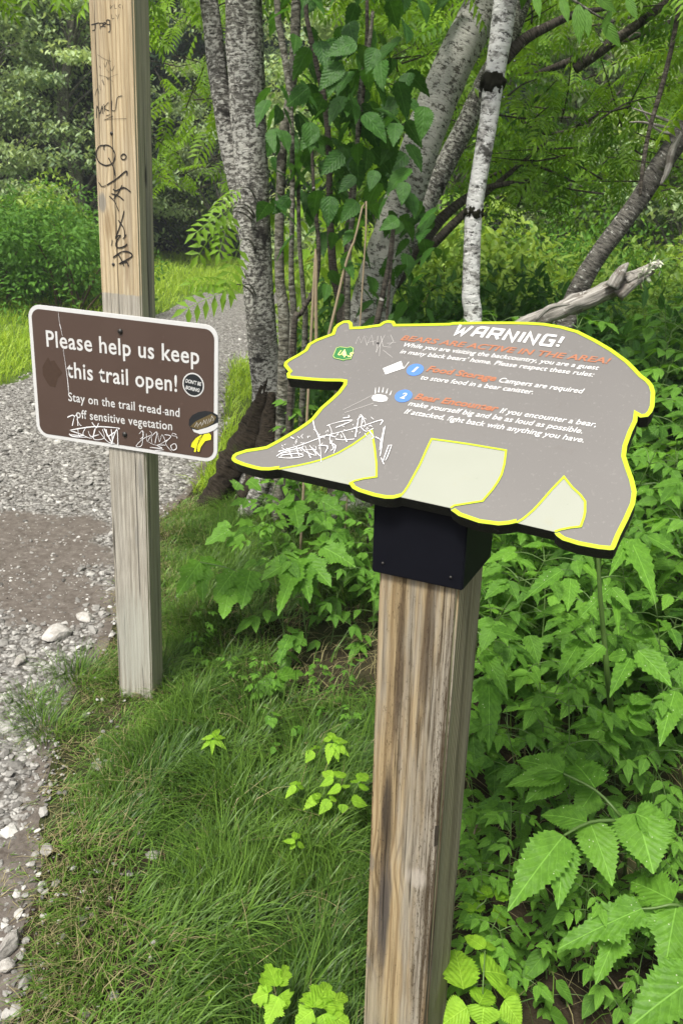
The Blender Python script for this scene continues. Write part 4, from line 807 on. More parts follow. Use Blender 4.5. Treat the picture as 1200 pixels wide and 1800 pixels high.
# dry bent stalks
for nm, pts, w_, Y_, lab, mt in (('dry_stalk', [(575, 600), (592, 530), (606, 470), (622, 425), (643, 404)], [6, 5, 5, 4, 3], 3.5, 'bent pale dry stalk arching up beside the slim stems', M_DRY), ('dry_stalk', [(556, 610), (555, 540), (553, 470)], [6, 6, 5], 3.6, 'short straight pale dry stalk standing beside the bent one', M_DRY), ('red_brown_stalk', [(655, 600), (672, 520), (682, 470), (690, 430)], [12, 10, 8, 5], 3.6, 'reddish brown upright stalk in front of the mottled trunk', B_DARK)):
    p0 = atY(*pts[0], Y_); m = MB(); pxtube(m, pts, Y_, w_, 8, 4, .06, z0=-.05); o = m.build(nm, mt, None, (p0[0], p0[1], 0)); o.location = (p0[0], p0[1], 0); tag(o, lab, 'stalk')
# pinnate spray at the upper right, close to the camera
OS = atY(1010, -20, 3.1); m = MB(); tps = [((1015, 5), (1018, 72)), ((1028, 15), (1035, 60)), ((1058, 35), (1088, 82)), ((1075, 20), (1060, 48)), ((985, -5), (1000, 35)), ((1045, -10), (1080, 20)), ((1100, -5), (1118, 30)), ((940, -10), (948, 25))]
sp = empty('overhanging_spray', OS, 'spray of narrow leaves hanging into view at top right of bear sign', 'branch')
for b, tp in tps:
    p = atY(*b, 3.1); q = atY(*tp, 3.05); d = q-p; leaves_dir(m, L_LAN, p[None], d[None], [np.linalg.norm(d)], np.array([.6]), up=nrm(CAM-p)[None], roll=.2)
m.build('foliage', M_MIDLEAF, sp, OS); m = MB(); pxtube(m, [(900, -140), (960, -40), (1010, 2), (1060, 34)], 3.1, [8, 6, 5, 3], 6, 4, .05); pxtube(m, [(980, -30), (1040, -12), (1100, -8)], 3.1, [5, 4, 3], 6, 4, .05); m.build('twig', B_SLIM, sp, OS)

# ------------------------------------------------------------------ leafy plants beside the posts
V_POST = [(B1[:2], .16), (np.array([.17, 1.2]), .2)]
var = []
for i, (h, nd, sp_, tpl, k, ls, tn, mt) in enumerate([(1.0, 7, .26, L_MED, 5, .115, .55, M_LEAF), (.85, 6, .28, L_MED, 3, .13, .5, M_LEAF), (1.15, 8, .26, L_MED, 5, .105, .45, M_MIDLEAF), (.65, 5, .24, L_MED, 5, .10, .65, M_LEAF), (.75, 6, .22, L_OV, 3, .11, .5, M_MIDLEAF), (1.0, 7, .28, L_MED, 3, .14, .4, M_MIDLEAF), (.9, 7, .24, L_OV, 5, .10, .6, M_LEAF)]):
    st, lf = plant_meshes(h, nd, sp_, tpl, k, ls, tn, .4, .18); a = st.mesh('stem'); b = lf.mesh('foliage'); a.materials.append(M_STEM); b.materials.append(mt); var.append((a, b, h))
def put_plant(v, x, y, z, rz, sc, label, group, name='leafy_plant', cat='plant'):
    a, b, _ = var[v]; r = empty(name, (x, y, z), label, cat, group, rz); r.scale = (sc, sc, sc)
    for nm, me in (('stem', a), ('foliage', b)):
        o = D.objects.new(nm, me); COL.objects.link(o); o.parent = r
    return r
PL = []
def scatter(n, xr, yr, rmin, ok):
    out = []
    for _ in range(n*40):
        x = rng.uniform(*xr); y = rng.uniform(*yr)
        if ok(x, y) and all((x-a)**2+(y-b)**2 > rmin**2 for a, b in out+PL): out.append((x, y))
        if len(out) >= n: break
    PL.extend(out); return out
for (x, y) in scatter(95, (.38, 2.3), (1.62, 3.4), .135, lambda x, y: x > .40+.05*(y-1.7) and x < .62*y+.35):
    put_plant(int(rng.integers(7)), x, y, 0, rng.uniform(0, 6.28), rng.uniform(.66, 1.0)*(.62 if y < 1.95 else .85 if y < 2.3 else 1), 'leafy green plant in the dense thicket to the right of the bear post', 'leafy plants in the thicket right of the bear post')
for (x, y) in scatter(70, (.30, 3.4), (3.4, 5.2), .20, lambda x, y: x < .62*y+.3 and x > .12*y):
    put_plant(int(rng.integers(7)), x, y, 0, rng.uniform(0, 6.28), rng.uniform(.9, 1.3), 'tall leafy plant in the shaded thicket behind the bear board', 'tall leafy plants behind the bear board')
for (x, y) in scatter(24, (.34, 1.05), (1.22, 1.72), .075, lambda x, y: x > .30+.1*(y-1.2)):
    put_plant(int(rng.choice([3, 4, 6])), x, y, 0, rng.uniform(0, 6.28), rng.uniform(.30, .46), 'low leafy sprout on the dark soil at the foot of the right thicket', 'low sprouts at the foot of the right thicket', 'leafy_sprout')
for (x, y) in scatter(14, (-.42, .28), (2.75, 3.9), .17, lambda x, y: x > -.30+.12*(3.2-y) or y > 3.1):
    put_plant(int(rng.choice([0, 1, 3, 4])), x, y, 0, rng.uniform(0, 6.28), rng.uniform(.52, .82), 'leafy green plant growing between the stump roots and the bear post', 'leafy plants between the stump and the bear post')

def hero(root, mt, leaves, cr, tpl=L_FINE, name='foliage', up=.9, droop=.03, stems=(), stem_r=.0024, jit=.12, tn=.5):
    """leaves: (base x,y, tip x,y, height, width) in enlarged-photo pixels; each gets its own height above the ground"""
    ox, oy, sc = cr; mb = MB(); ro = np.array(root.location)
    for L in leaves:
        bx, by, tx, ty, z, wd = L[:6]; p = gp(ox+bx/sc, oy+by/sc, z); q = gp(ox+tx/sc, oy+ty/sc, z-droop); d = q-p; ln = np.linalg.norm(d); lpx = math.hypot(tx-bx, ty-by)
        n = nrm(nrm(CAM-p)*.55+np.array([0, 0, up])+rng.normal(0, jit, 3)); Fm = frames(d[None], n[None])[0]; persp = abs((q-p)@nrm(CAM-p))/ln
        wreal = wd/sc/F*((p-CAM)@FWD); Sx = wreal/.62
        mb.inst(tpl, (Fm*np.array([Sx, ln, ln]))[None], p[None], np.array([np.clip(tn+rng.normal(0, .14), 0, 1)]))
    mb.build(name, mt, root, ro)
    if stems:
        sm = MB()
        for S_ in stems:
            P = [gp(ox+x/sc, oy+y/sc, z) if z is not None else None for x, y, z in S_]; tube(sm, P, np.linspace(stem_r, stem_r*.55, len(P)), 6, 3, cap=False)
        sm.build('stem', M_STEM, root, ro)
C6 = (780, 1300, 2.857); C5 = (840, 940, 3.333); C2 = (180, 780, 2.5); C7 = (320, 1200, 3.0); C1 = (0, 1200, 3.0)
def groot(name, x, y, label, cat='plant', group=None): return empty(name, gp(x, y, 0), label, cat, group)
r = groot('serrated_leaf_plant', 1100, 1600, 'large bright plant with toothed leaflets on forked stalks right of the bear post')
hero(r, M_LEAF, [(598, 168, 348, 62, .52, 170), (595, 172, 305, 200, .51, 125), (592, 178, 410, 290, .49, 140), (758, 245, 610, 20, .52, 205), (752, 258, 660, 385, .47, 130), (716, 415, 472, 345, .50, 150), (598, 485, 335, 800, .50, 205), (592, 492, 592, 812, .49, 165), (730, 415, 850, 700, .49, 190), (960, 372, 1060, 640, .51, 270), (960, 372, 1198, 468, .52, 170), (900, 400, 960, 590, .49, 140)], C6, L_FINE,
     stems=[[(905, 690, 0.0), (912, 540, .25), (900, 430, .42), (872, 372, .50), (760, 255, .52), (600, 172, .52)], [(900, 430, .42), (870, 408, .49), (730, 415, .50), (600, 482, .50)], [(900, 430, .42), (925, 385, .49), (960, 372, .51)]], stem_r=.005)
r = groot('serrated_leaf_plant', 1180, 1790, 'plant with long jagged toothed leaflets at the lower right edge')
hero(r, M_LEAF, [(1150, 812, 920, 680, .40, 205), (992, 850, 590, 1015, .38, 165), (992, 852, 1035, 992, .37, 125), (985, 848, 775, 850, .38, 110), (985, 842, 910, 735, .38, 95), (1165, 835, 1105, 1125, .39, 215), (900, 900, 770, 1190, .33, 140)], C6, L_LOBE,
     stems=[[(1250, 1100, 0.0), (1230, 900, .30), (1165, 830, .40), (1060, 845, .39), (990, 850, .38)]], stem_r=.004)
hero(r, M_LEAF, [(1290, 1180, 925, 1400, .40, 270), (1330, 1120, 1100, 1080, .40, 170)], C6, L_FINE, name='foliage')
r = groot('lime_leaf_plant', 820, 1790, 'yellow green plant with broad crinkled leaflets against the foot of bear post')
hero(r, M_LIMELEAF, [(97, 1257, 50, 985, .30, 185), (190, 1165, 338, 1165, .29, 180), (115, 1345, -15, 1425, .28, 150), (175, 1330, 230, 1210, .29, 130), (200, 1330, 190, 1450, .28, 170), (300, 1310, 400, 1440, .28, 130), (205, 1050, 85, 955, .32, 75), (205, 1050, 272, 1015, .31, 60), (300, 1300, 355, 1210, .28, 120)], C6, L_FINE,
     stems=[[(170, 1500, 0), (190, 1400, .18), (195, 1240, .29), (205, 1060, .31)]], tn=.35)
r = groot('lime_leaf_plant', 855, 1640, 'small lime green plant of many pointed leaflets beside middle of bear post')
hero(r, M_LIMELEAF, [(130, 742, 85, 700, .26, 45), (130, 742, 160, 690, .26, 45), (130, 745, 65, 750, .25, 40), (215, 790, 205, 700, .26, 65), (215, 790, 140, 745, .26, 50), (215, 795, 255, 750, .26, 45), (215, 795, 150, 790, .25, 45), (260, 800, 330, 720, .26, 70), (260, 805, 350, 770, .26, 60), (150, 860, 220, 810, .24, 60), (150, 865, 60, 800, .24, 50), (150, 865, 50, 940, .23, 60), (250, 840, 325, 945, .24, 95), (150, 870, 110, 960, .23, 55), (160, 900, 190, 955, .22, 60)], C6, L_MED, stems=[[(150, 1000, 0), (150, 870, .22), (215, 795, .25), (130, 742, .26)]], tn=.25)
r = groot('broad_leaf_plant', 960, 1740, 'low dark plant with smooth heart shaped leaves on the bare soil')
hero(r, M_MIDLEAF, [(515, 1062, 380, 1225, .14, 125), (605, 812, 485, 968, .22, 105), (505, 1000, 400, 990, .15, 70), (640, 1100, 610, 1125, .1, 30), (560, 1210, 660, 1330, .12, 90), (760, 1280, 690, 1400, .12, 100), (740, 1250, 830, 1330, .12, 110), (450, 1310, 540, 1270, .1, 45), (530, 1380, 640, 1420, .08, 120), (300, 640, 180, 620, .2, 70), (260, 600, 265, 670, .2, 60), (170, 590, 110, 520, .25, 50), (290, 450, 345, 420, .28, 70)], C6, L_OV, stems=[[(515, 1250, 0), (510, 1060, .14)], [(630, 1000, 0), (605, 812, .22)]])
r = groot('drooping_leaf_plant', 1080, 1420, 'tall plant with thick green stem and drooping pointed leaves under the board right end')
hero(r, M_LEAF, [(890, 30, 1038, 315, .95, 140), (880, 30, 790, 200, .95, 95), (990, 10, 1210, 110, .97, 130), (490, 208, 270, 345, .9, 110), (540, 258, 528, 418, .85, 120), (520, 430, 335, 450, .8, 80), (555, 560, 665, 440, .78, 55), (560, 560, 385, 580, .78, 60), (560, 555, 520, 450, .78, 80), (570, 570, 690, 640, .76, 85), (630, 510, 690, 620, .76, 70), (780, 310, 910, 440, .85, 90), (775, 310, 620, 440, .85, 95), (800, 320, 820, 540, .82, 60), (860, 490, 1010, 500, .78, 90), (600, 620, 470, 810, .72, 120), (730, 650, 560, 785, .72, 120), (870, 700, 735, 720, .68, 100), (890, 725, 775, 912, .66, 115), (935, 680, 1140, 865, .68, 180), (850, 600, 1045, 610, .72, 100), (1110, 570, 1050, 440, .75, 70), (30, 690, 180, 930, .62, 120), (60, 880, 75, 1215, .55, 150), (20, 705, 150, 680, .64, 60), (300, 590, 360, 740, .7, 130), (80, 560, 290, 600, .7, 100)], C5, L_MED,
     stems=[[(775, 1000, .45), (755, 820, .6), (735, 600, .72), (715, 380, .84), (700, 130, .96)], [(850, 1500, 0), (790, 1200, .3), (775, 1000, .45)]], stem_r=.009)
r = groot('serrated_leaf_plant', 1060, 1500, 'glossy plant with crumpled young leaves in the middle of right hand thicket')
hero(r, M_LEAF, [(740, 1090, 615, 990, .55, 90), (730, 1090, 510, 1110, .55, 100), (740, 1080, 800, 985, .56, 100), (720, 1110, 570, 1160, .54, 70), (880, 1100, 800, 940, .56, 90), (880, 1080, 1060, 1120, .57, 120), (900, 1060, 1010, 920, .58, 110), (880, 1110, 1035, 1170, .55, 90), (760, 1160, 920, 1240, .52, 80), (760, 1150, 820, 1330, .5, 70), (1150, 920, 1075, 1175, .6, 150), (900, 1000, 1050, 890, .6, 100), (600, 900, 465, 860, .56, 65), (590, 900, 470, 960, .55, 50), (580, 900, 550, 980, .55, 40), (600, 900, 640, 840, .56, 50)], C5, L_FINE, stems=[[(800, 1500, 0), (790, 1300, .3), (760, 1120, .54)]], jit=.3)
# between stump and bear post
r = groot('lobed_leaf_plant', 520, 1160, 'bushy plant with sharply lobed bright leaves left of the bear post')
hero(r, M_LEAF, [(868, 505, 772, 690, .42, 95), (862, 512, 842, 640, .41, 70), (872, 508, 906, 655, .41, 90), (882, 500, 1002, 600, .42, 110), (860, 500, 700, 572, .43, 95), (865, 495, 715, 520, .43, 60), (870, 490, 880, 430, .44, 70), (962, 452, 1112, 522, .45, 110), (950, 450, 905, 400, .46, 80), (960, 440, 1060, 400, .46, 80), (1000, 320, 920, 380, .5, 90), (960, 250, 1060, 300, .55, 95), (840, 250, 760, 260, .52, 90), (840, 255, 860, 345, .5, 110), (650, 560, 620, 690, .36, 110), (580, 560, 495, 660, .36, 90), (560, 640, 530, 745, .32, 100), (560, 630, 650, 690, .33, 90), (430, 520, 335, 640, .34, 95), (435, 525, 440, 655, .33, 90), (430, 515, 545, 520, .35, 60), (560, 380, 450, 430, .44, 70), (600, 350, 700, 370, .46, 60), (560, 350, 480, 390, .45, 60), (620, 400, 540, 440, .42, 80), (600, 170, 580, 200, .58, 70), (640, 160, 700, 200, .58, 60)], C2, L_LOBE,
     stems=[[(900, 900, .02), (880, 700, .25), (866, 508, .42)], [(700, 850, .0), (620, 650, .25), (585, 560, .36), (430, 520, .35)], [(900, 850, .02), (950, 600, .3), (960, 450, .45)]], stem_r=.004, tn=.5)
r = groot('lobed_leaf_plant', 520, 1200, 'small lobed plant in front of the dark hollow left of the bear post')
hero(r, M_LEAF, [(828, 842, 768, 945, .18, 60), (832, 840, 905, 880, .18, 70), (830, 845, 868, 912, .17, 60), (832, 835, 850, 785, .19, 55), (760, 1040, 650, 1120, .12, 80), (770, 1030, 905, 985, .12, 70), (760, 1035, 800, 1090, .11, 60), (755, 1030, 690, 1020, .12, 60), (1135, 960, 1120, 930, .2, 40), (950, 1160, 985, 1150, .08, 45), (950, 1165, 930, 1150, .08, 40), (740, 1165, 790, 1190, .06, 60), (740, 1165, 715, 1190, .06, 50)], C2, L_LOBE, stems=[[(850, 1000, 0), (830, 842, .18)], [(760, 1130, 0), (762, 1035, .12)]], stem_r=.0025)
for (x_, y_, k_, lab) in ((415, 1225, 3, 'low leafy weed in the grass right of the tall post foot'), (470, 1262, 0, 'low leafy weed in the grass halfway between the two posts'), (600, 1240, 4, 'low leafy weed at the edge of the dark hollow by bear post'), (560, 1225, 3, 'low leafy weed below the dark hollow, farther from bear post'), (350, 1180, 0, 'pale leafy weed growing right behind the tall post foot'), (620, 1330, 3, 'leafy weed pressed close to left face of bear post')):
    p = gp(x_, y_, 0); put_plant(k_, p[0], p[1], 0, x_*.7, .26, lab, None, 'leafy_weed')
# lime seedlings in the grass: (root px, label, leaves)
SEED = [('lime seedling of seven pointed leaflets alone in the grass below the brown sign', C7, (165, 330), [(165, 290, 205, 222, .10, 40), (165, 290, 92, 290, .10, 42), (168, 292, 242, 282, .10, 36), (168, 298, 238, 350, .09, 36), (160, 300, 160, 378, .09, 30), (160, 300, 95, 350, .09, 34), (165, 290, 145, 262, .1, 34)]),
    ('lime seedling with a cluster of lobed leaflets beside the middle of bear post', C7, (790, 380), [(790, 300, 735, 290, .13, 50), (790, 300, 780, 240, .13, 50), (795, 300, 840, 280, .13, 40), (795, 310, 885, 300, .13, 60), (795, 320, 885, 380, .12, 60), (795, 320, 825, 410, .12, 55), (785, 320, 770, 420, .12, 60), (690, 360, 650, 420, .1, 60), (690, 355, 655, 345, .1, 40), (700, 350, 730, 320, .1, 36)]),
    ('broad lime seedling pressed against the bear post above the grass', C7, (850, 660), [(800, 500, 725, 460, .14, 60), (800, 510, 720, 540, .14, 60), (810, 500, 870, 460, .15, 70), (840, 550, 760, 580, .13, 70), (860, 560, 870, 520, .13, 50), (930, 520, 985, 460, .15, 75), (920, 530, 895, 500, .15, 60), (930, 550, 995, 550, .14, 60), (890, 620, 985, 640, .12, 80), (850, 640, 845, 690, .11, 60), (780, 620, 720, 690, .1, 70), (780, 620, 820, 600, .11, 50)]),
    ('pale lime seedling with drooping leaflets left of the broad one by post', C7, (600, 610), [(600, 545, 540, 605, .11, 50), (600, 540, 560, 520, .11, 40), (605, 540, 620, 505, .11, 40), (605, 545, 652, 550, .11, 45), (600, 550, 590, 590, .1, 40), (720, 600, 635, 665, .09, 65), (700, 620, 728, 560, .1, 55)]),
    ('tiny lime seedling of five leaflets low in the grass left of bear post', C7, (600, 900), [(600, 830, 580, 765, .09, 34), (600, 830, 630, 770, .09, 30), (598, 845, 520, 825, .09, 36), (600, 850, 560, 880, .08, 34), (605, 850, 655, 868, .08, 38)]),
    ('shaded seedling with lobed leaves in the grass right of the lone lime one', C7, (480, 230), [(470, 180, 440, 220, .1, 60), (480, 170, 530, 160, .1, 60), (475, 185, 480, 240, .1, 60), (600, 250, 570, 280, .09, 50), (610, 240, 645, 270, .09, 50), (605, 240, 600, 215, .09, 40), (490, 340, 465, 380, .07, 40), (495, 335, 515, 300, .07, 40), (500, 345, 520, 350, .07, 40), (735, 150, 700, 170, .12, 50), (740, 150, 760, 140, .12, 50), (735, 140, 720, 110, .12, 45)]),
    ('lime plant with three lobed leaflets at the bottom edge, left of its broader neighbour', C7, (520, 1800), [(500, 1605, 440, 1440, .17, 85), (520, 1605, 560, 1450, .17, 75), (450, 1640, 425, 1490, .16, 60), (455, 1640, 355, 1670, .16, 90), (520, 1640, 560, 1720, .15, 110), (510, 1660, 440, 1800, .15, 110)]),
    ('broad lime plant at the bottom edge just left of bear post', C7, (740, 1860), [(700, 1715, 650, 1600, .18, 110), (690, 1710, 790, 1545, .18, 120), (740, 1715, 890, 1625, .17, 110), (690, 1730, 590, 1800, .17, 110), (760, 1750, 900, 1800, .16, 130), (740, 1750, 770, 1850, .16, 120)]),
    ('tiny lime sprout at the bottom of grass near small stone', C1, (1110, 1720), [(1110, 1650, 1080, 1620, .06, 40), (1112, 1650, 1145, 1612, .06, 34), (1110, 1660, 1090, 1690, .06, 40), (1115, 1655, 1140, 1680, .06, 30)])]
for lab, cr, rt, lv in SEED:
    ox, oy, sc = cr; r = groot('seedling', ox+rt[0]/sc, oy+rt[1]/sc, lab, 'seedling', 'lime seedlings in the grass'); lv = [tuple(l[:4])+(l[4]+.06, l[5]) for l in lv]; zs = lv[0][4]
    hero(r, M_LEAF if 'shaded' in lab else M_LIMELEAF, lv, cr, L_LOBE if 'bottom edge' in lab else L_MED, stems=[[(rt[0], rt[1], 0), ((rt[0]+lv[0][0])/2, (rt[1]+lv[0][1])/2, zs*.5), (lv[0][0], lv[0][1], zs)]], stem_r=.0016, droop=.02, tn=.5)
ro = gp(910, 1795, 0); r = groot('leafy_plant', 690, 1830, 'lime leaf tip poking up in front of the bear post foot')
hero(r, M_LIMELEAF, [(700, 1840, 690, 1775, .2, 60), (720, 1840, 730, 1790, .2, 40)], (0, 0, 1.0), L_FINE, stems=[[(690, 1860, 0), (700, 1840, .2)]])

# ------------------------------------------------------------------ stones, pebbles, grass
t = NT('trail_stone'); ob = t.coord(); n1 = t.noise(ob, 30, 6, .7); c = t.ramp(n1+(t.rand()-.5)*.3, [(.25, (.13, .12, .105)), (.55, (.28, .265, .24)), (.8, (.46, .44, .41))]); t.out(c, .9, .2); t.bump(n1, .6, .01); M_STONE = t.m
def stone_bm(r, seed, sub=3):
    bm = bmesh.new(); bmesh.ops.create_icosphere(bm, subdivisions=sub, radius=1); o = Vector((seed*3.1, seed*1.7, seed)); ax = Vector((1+.3*math.sin(seed*5), .8+.2*math.cos(seed*3), .62))
    cuts = [(Vector((math.sin(seed*9+i*2.1), math.cos(seed*5+i*1.3), math.sin(i*3.7+seed))).normalized(), .62+.2*((seed*7.3+i*.37) % 1)) for i in range(6)]
    for v in bm.verts:
        for n_, k in cuts:
            dd = v.co.dot(n_)-k
            if dd > 0: v.co -= n_*dd*.85
        v.co *= 1+.12*mnoise.noise(v.co*2+o)+.05*mnoise.noise(v.co*6+o); v.co = Vector((v.co.x*ax.x, v.co.y*ax.y, v.co.z*ax.z))*r
    return bm
STN = [((175, 1352), 26, 'pale angular stone at the worn grass edge below the brown sign post'), ((268, 1518), 46, 'flat whitish stone half buried in the grass, biggest there'), ((280, 1494), 24, 'small dark grey stone touching the flat whitish one'), ((250, 1716), 29, 'rounded grey stone in the grass near the bottom edge'), ((16, 1668), 44, 'large pale block of stone at the lower left edge'), ((13, 1704), 25, 'pale square stone just below the large pale block'),
    ((150, 1797), 32, 'beige stone cut by the bottom edge of view'), ((83, 1500), 24, 'tan rounded stone at the edge of grass and trail'), ((322, 1394), 26, 'mottled stone deep in grass right below the tall post'), ((102, 1118), 42, 'long tan stone on the dirt beside the tall post'), ((428, 968), 38, 'whitish lichen covered stone by the tree roots'), ((315, 1765), 22, 'dull grey stone sunk in grass at the bottom'), ((246, 1384), 14, 'tiny pale stone left of the mottled one'), ((150, 1090), 26, 'grey wedge shaped stone at the grass edge left of tall post'), ((38, 1165), 24, 'grey flat stone at the left among small gravel')]
for i, (q, px_, lab) in enumerate(STN):
    p = gp(*q, .01); r_ = px_*.5/F*((p-CAM)@FWD); o = bm_obj(stone_bm(r_*1.12, i+1.3), 'stone', M_STONE, None, (0, 0, 0), False); o.location = p+np.array([0, 0, r_*.05+.012]); o.rotation_euler = (0, 0, i*1.9); tag(o, lab, 'stone', 'loose stones along the trail edge')
def ico():
    bm = bmesh.new(); bmesh.ops.create_icosphere(bm, subdivisions=1, radius=1); bm.verts.index_update(); V = np.array([v.co[:] for v in bm.verts]); fs = [[v.index for v in f.verts] for f in bm.faces]; bm.free(); return V, fs
IV, IF = ico()
mb = MB(); e0 = rng.uniform
N = 85000; Yp = 1.0+np.abs(rng.beta(1.0, 2.6, N))*13; Xp = rng.uniform(-4.6, .8, N); P = np.column_stack([Xp*np.clip(Yp/4, .5, 2.2), Yp]); ed = edge_dist(P)+.22*(fbm(P, 4)-.5)
vis = (P[:, 0] > -.62*P[:, 1]-.4); P = P[((ed > -.05) | ((ed > -.30) & (rng.random(len(P)) < .14) & (P[:, 1] < 4))) & vis]; dn = dirtness(P); keep = rng.random(len(P)) > dn*.62; P = P[keep]; dn = dn[keep]
sz = np.clip(rng.lognormal(-5.0, .48, len(P)), .003, .028)*np.clip(.8+P[:, 1]*.07, .8, 1.6); sz[dn > .5] *= .7
for k in range(6):
    Vt = IV*(1+rng.uniform(-.28, .28, (len(IV), 1))); idx = np.arange(len(P)) % 6 == k; Q = P[idx]; n = len(Q); an = rng.uniform(0, 6.28, n); R_ = np.zeros((n, 3, 3)); c_, s_ = np.cos(an), np.sin(an); ax_ = rng.uniform(.7, 1.35, (n, 2)); zz = rng.uniform(.4, .75, n)
    R_[:, 0, 0] = c_*ax_[:, 0]; R_[:, 0, 1] = -s_*ax_[:, 1]; R_[:, 1, 0] = s_*ax_[:, 0]; R_[:, 1, 1] = c_*ax_[:, 1]; R_[:, 2, 2] = zz; R_ *= sz[idx][:, None, None]; R_[:, 2, 0] += rng.normal(0, .25, n)*sz[idx]
    mb.inst((Vt, IF, np.zeros((len(IV), 2))), R_, np.column_stack([Q, height(Q)+.010+.18*sz[idx]]), np.clip(rng.normal(.5, .22, n), 0, 1))
t = NT('gravel_pebbles'); f = t.attr(); n1 = t.noise(t.coord(), 60, 4, .7); c = t.ramp(f*.75+n1*.3, [(.15, (.06, .056, .05)), (.5, (.185, .178, .163)), (.85, (.43, .42, .39))]); t.out(c, .9, .2); t.bump(n1, .4, .006)
o = mb.build('gravel', t.m, None, (0, 0, 0), False); tag(o, 'loose pale grey gravel covering the trail', None, None, 'stuff')

def blades(P, hgt, wid, lean, ang, tint, mb, mi=0):
    N = len(P); ts = np.array([0, .35, .7, 1.0]); d = np.column_stack([np.cos(ang), np.sin(ang), np.zeros(N)]); sd = np.column_stack([-np.sin(ang+.6), np.cos(ang+.6), np.zeros(N)]); V = np.zeros((N, 7, 3)); k = 0
    for i, t_ in enumerate(ts):
        c = P+d*(hgt*lean*t_**1.8)[:, None]+np.array([0, 0, 1.])*(hgt*(t_-.62*lean*t_**2.2))[:, None]; wv = (wid*(1-t_**2.2)*.5)[:, None]
        if i < 3: V[:, k] = c-sd*wv; V[:, k+1] = c+sd*wv; k += 2
        else: V[:, k] = c
    fs = [(0, 1, 3, 2), (2, 3, 5, 4), (4, 5, 6)]; kk = 7
    mb.V.append(V.reshape(-1, 3)); mb.UV.append(np.zeros((N*7, 2))); mb.C.append(np.repeat(tint, 7)); idx = np.concatenate([np.array(f) for f in fs]); mb.T.append(np.tile([4, 4, 3], N)); mb.L.append((idx[None]+(np.arange(N)*7)[:, None]+mb.n).ravel()); mb.MI.append(np.full(N*3, mi)); mb.n += N*7
M_GRASS = leaf_mat('green_grass', (.018, .054, .010), (.128, .240, .038), 0, .32, .32, .45); M_STRAW = leaf_mat('dry_grass', (.15, .135, .07), (.30, .275, .17), 0, .3, .3, .55); M_MEADOW = leaf_mat('meadow_grass', (.13, .25, .018), (.32, .45, .055), 0, .4, .3, .5)
N = 190000; P = np.column_stack([rng.uniform(-1.9, 1.3, N), 1.05+3.9*rng.beta(1.0, 1.35, N)]); e = edge_dist(P); nz_ = fbm(P, 5.0); n2_ = fbm(P+7, 11.0)
lush = np.clip((-e-.02)/.42, 0, 1); prob = np.clip(-e*5.5+(nz_-.5)*2.6+.40, .0, 1)*np.clip(.45+n2_, .3, 1)
shade = np.clip((P[:, 0]-.17)/.16, 0, 1)*.99+np.clip(1.5-np.hypot(P[:, 0]-.02, (P[:, 1]-2.75)*.8)/.42, 0, 1)*.99
for (q_, *_r) in STN[:10]:
    p_ = gp(*q_, .03); shade += np.clip(2-np.hypot(P[:, 0]-p_[0], (P[:, 1]-p_[1]+.05)*.7)/.036, 0, 1)*.7
k = (rng.random(N) < prob) & (rng.random(N) > shade) & (np.hypot(P[:, 0]-.17, P[:, 1]-1.2) > .1); P = P[k]; lush = lush[k]; nz_ = nz_[k]; n2_ = n2_[k]; n = len(P)
Z = height(P)-.01; P3 = np.column_stack([P, Z]); tuft = np.clip(.55+n2_*.9, .5, 1.4)
hg = rng.uniform(.05, .145, n)*(.50+.90*lush)*(1-.62*np.clip(1.6-np.hypot(P[:, 0]-B1[0]+.08, P[:, 1]-B1[1]+.10)/.16, 0, 1))*tuft*np.clip(1.05-.04*(P[:, 1]-1.3), .7, 1.1); ang = vn(P, 3.2)*11+rng.normal(0, .75, n)-1.0
mb = MB(); straw = rng.random(n) < .03+.46*(1-lush)**1.6; ln_ = np.clip(rng.normal(.75, .3, n), .1, 1.3)
blades(P3[~straw], hg[~straw], rng.uniform(.0026, .0058, n)[~straw], ln_[~straw], ang[~straw], np.clip(.66-.34*lush+.7*(nz_-.5)+.4*(n2_-.5)+rng.normal(0, .24, n), 0, 1)[~straw], mb, 0)
blades(P3[straw], hg[straw]*1.1, rng.uniform(.0016, .0034, n)[straw], np.clip(ln_[straw]+.35, 0, 1.5), rng.uniform(0, 6.28, straw.sum()), rng.uniform(0, 1, straw.sum()), mb, 1)
o = mb.build('grass', [M_GRASS, M_STRAW]); tag(o, 'long green grass tangled with dry blades along the trail verge', None, None, 'stuff')
# farther grass, both sides of the trail
N = 110000; Y_ = 4.6+24*rng.random(N)**1.4; P = np.column_stack([rng.uniform(-.62, .25, N)*Y_-.3, Y_]); e = edge_dist(P)
k = (e < .1*(fbm(P, 2)-.7)) & (rng.random(N) < .35+.65*(fbm(P, .9) > .42)); P = P[k]; n = len(P); mb = MB(); s_ = P[:, 1]
blades(np.column_stack([P, height(P)-.02]), rng.uniform(.10, .28, n)*(.8+.02*s_), rng.uniform(.006, .012, n)*(.6+.06*s_), np.clip(rng.normal(.6, .25, n), .1, 1.1), rng.uniform(0, 6.28, n), np.clip(rng.normal(.6, .25, n), 0, 1), mb, 0)
o = mb.build('meadow_grass', [M_MEADOW]); tag(o, 'bright green meadow grass beside and beyond the trail bend', None, None, 'stuff')
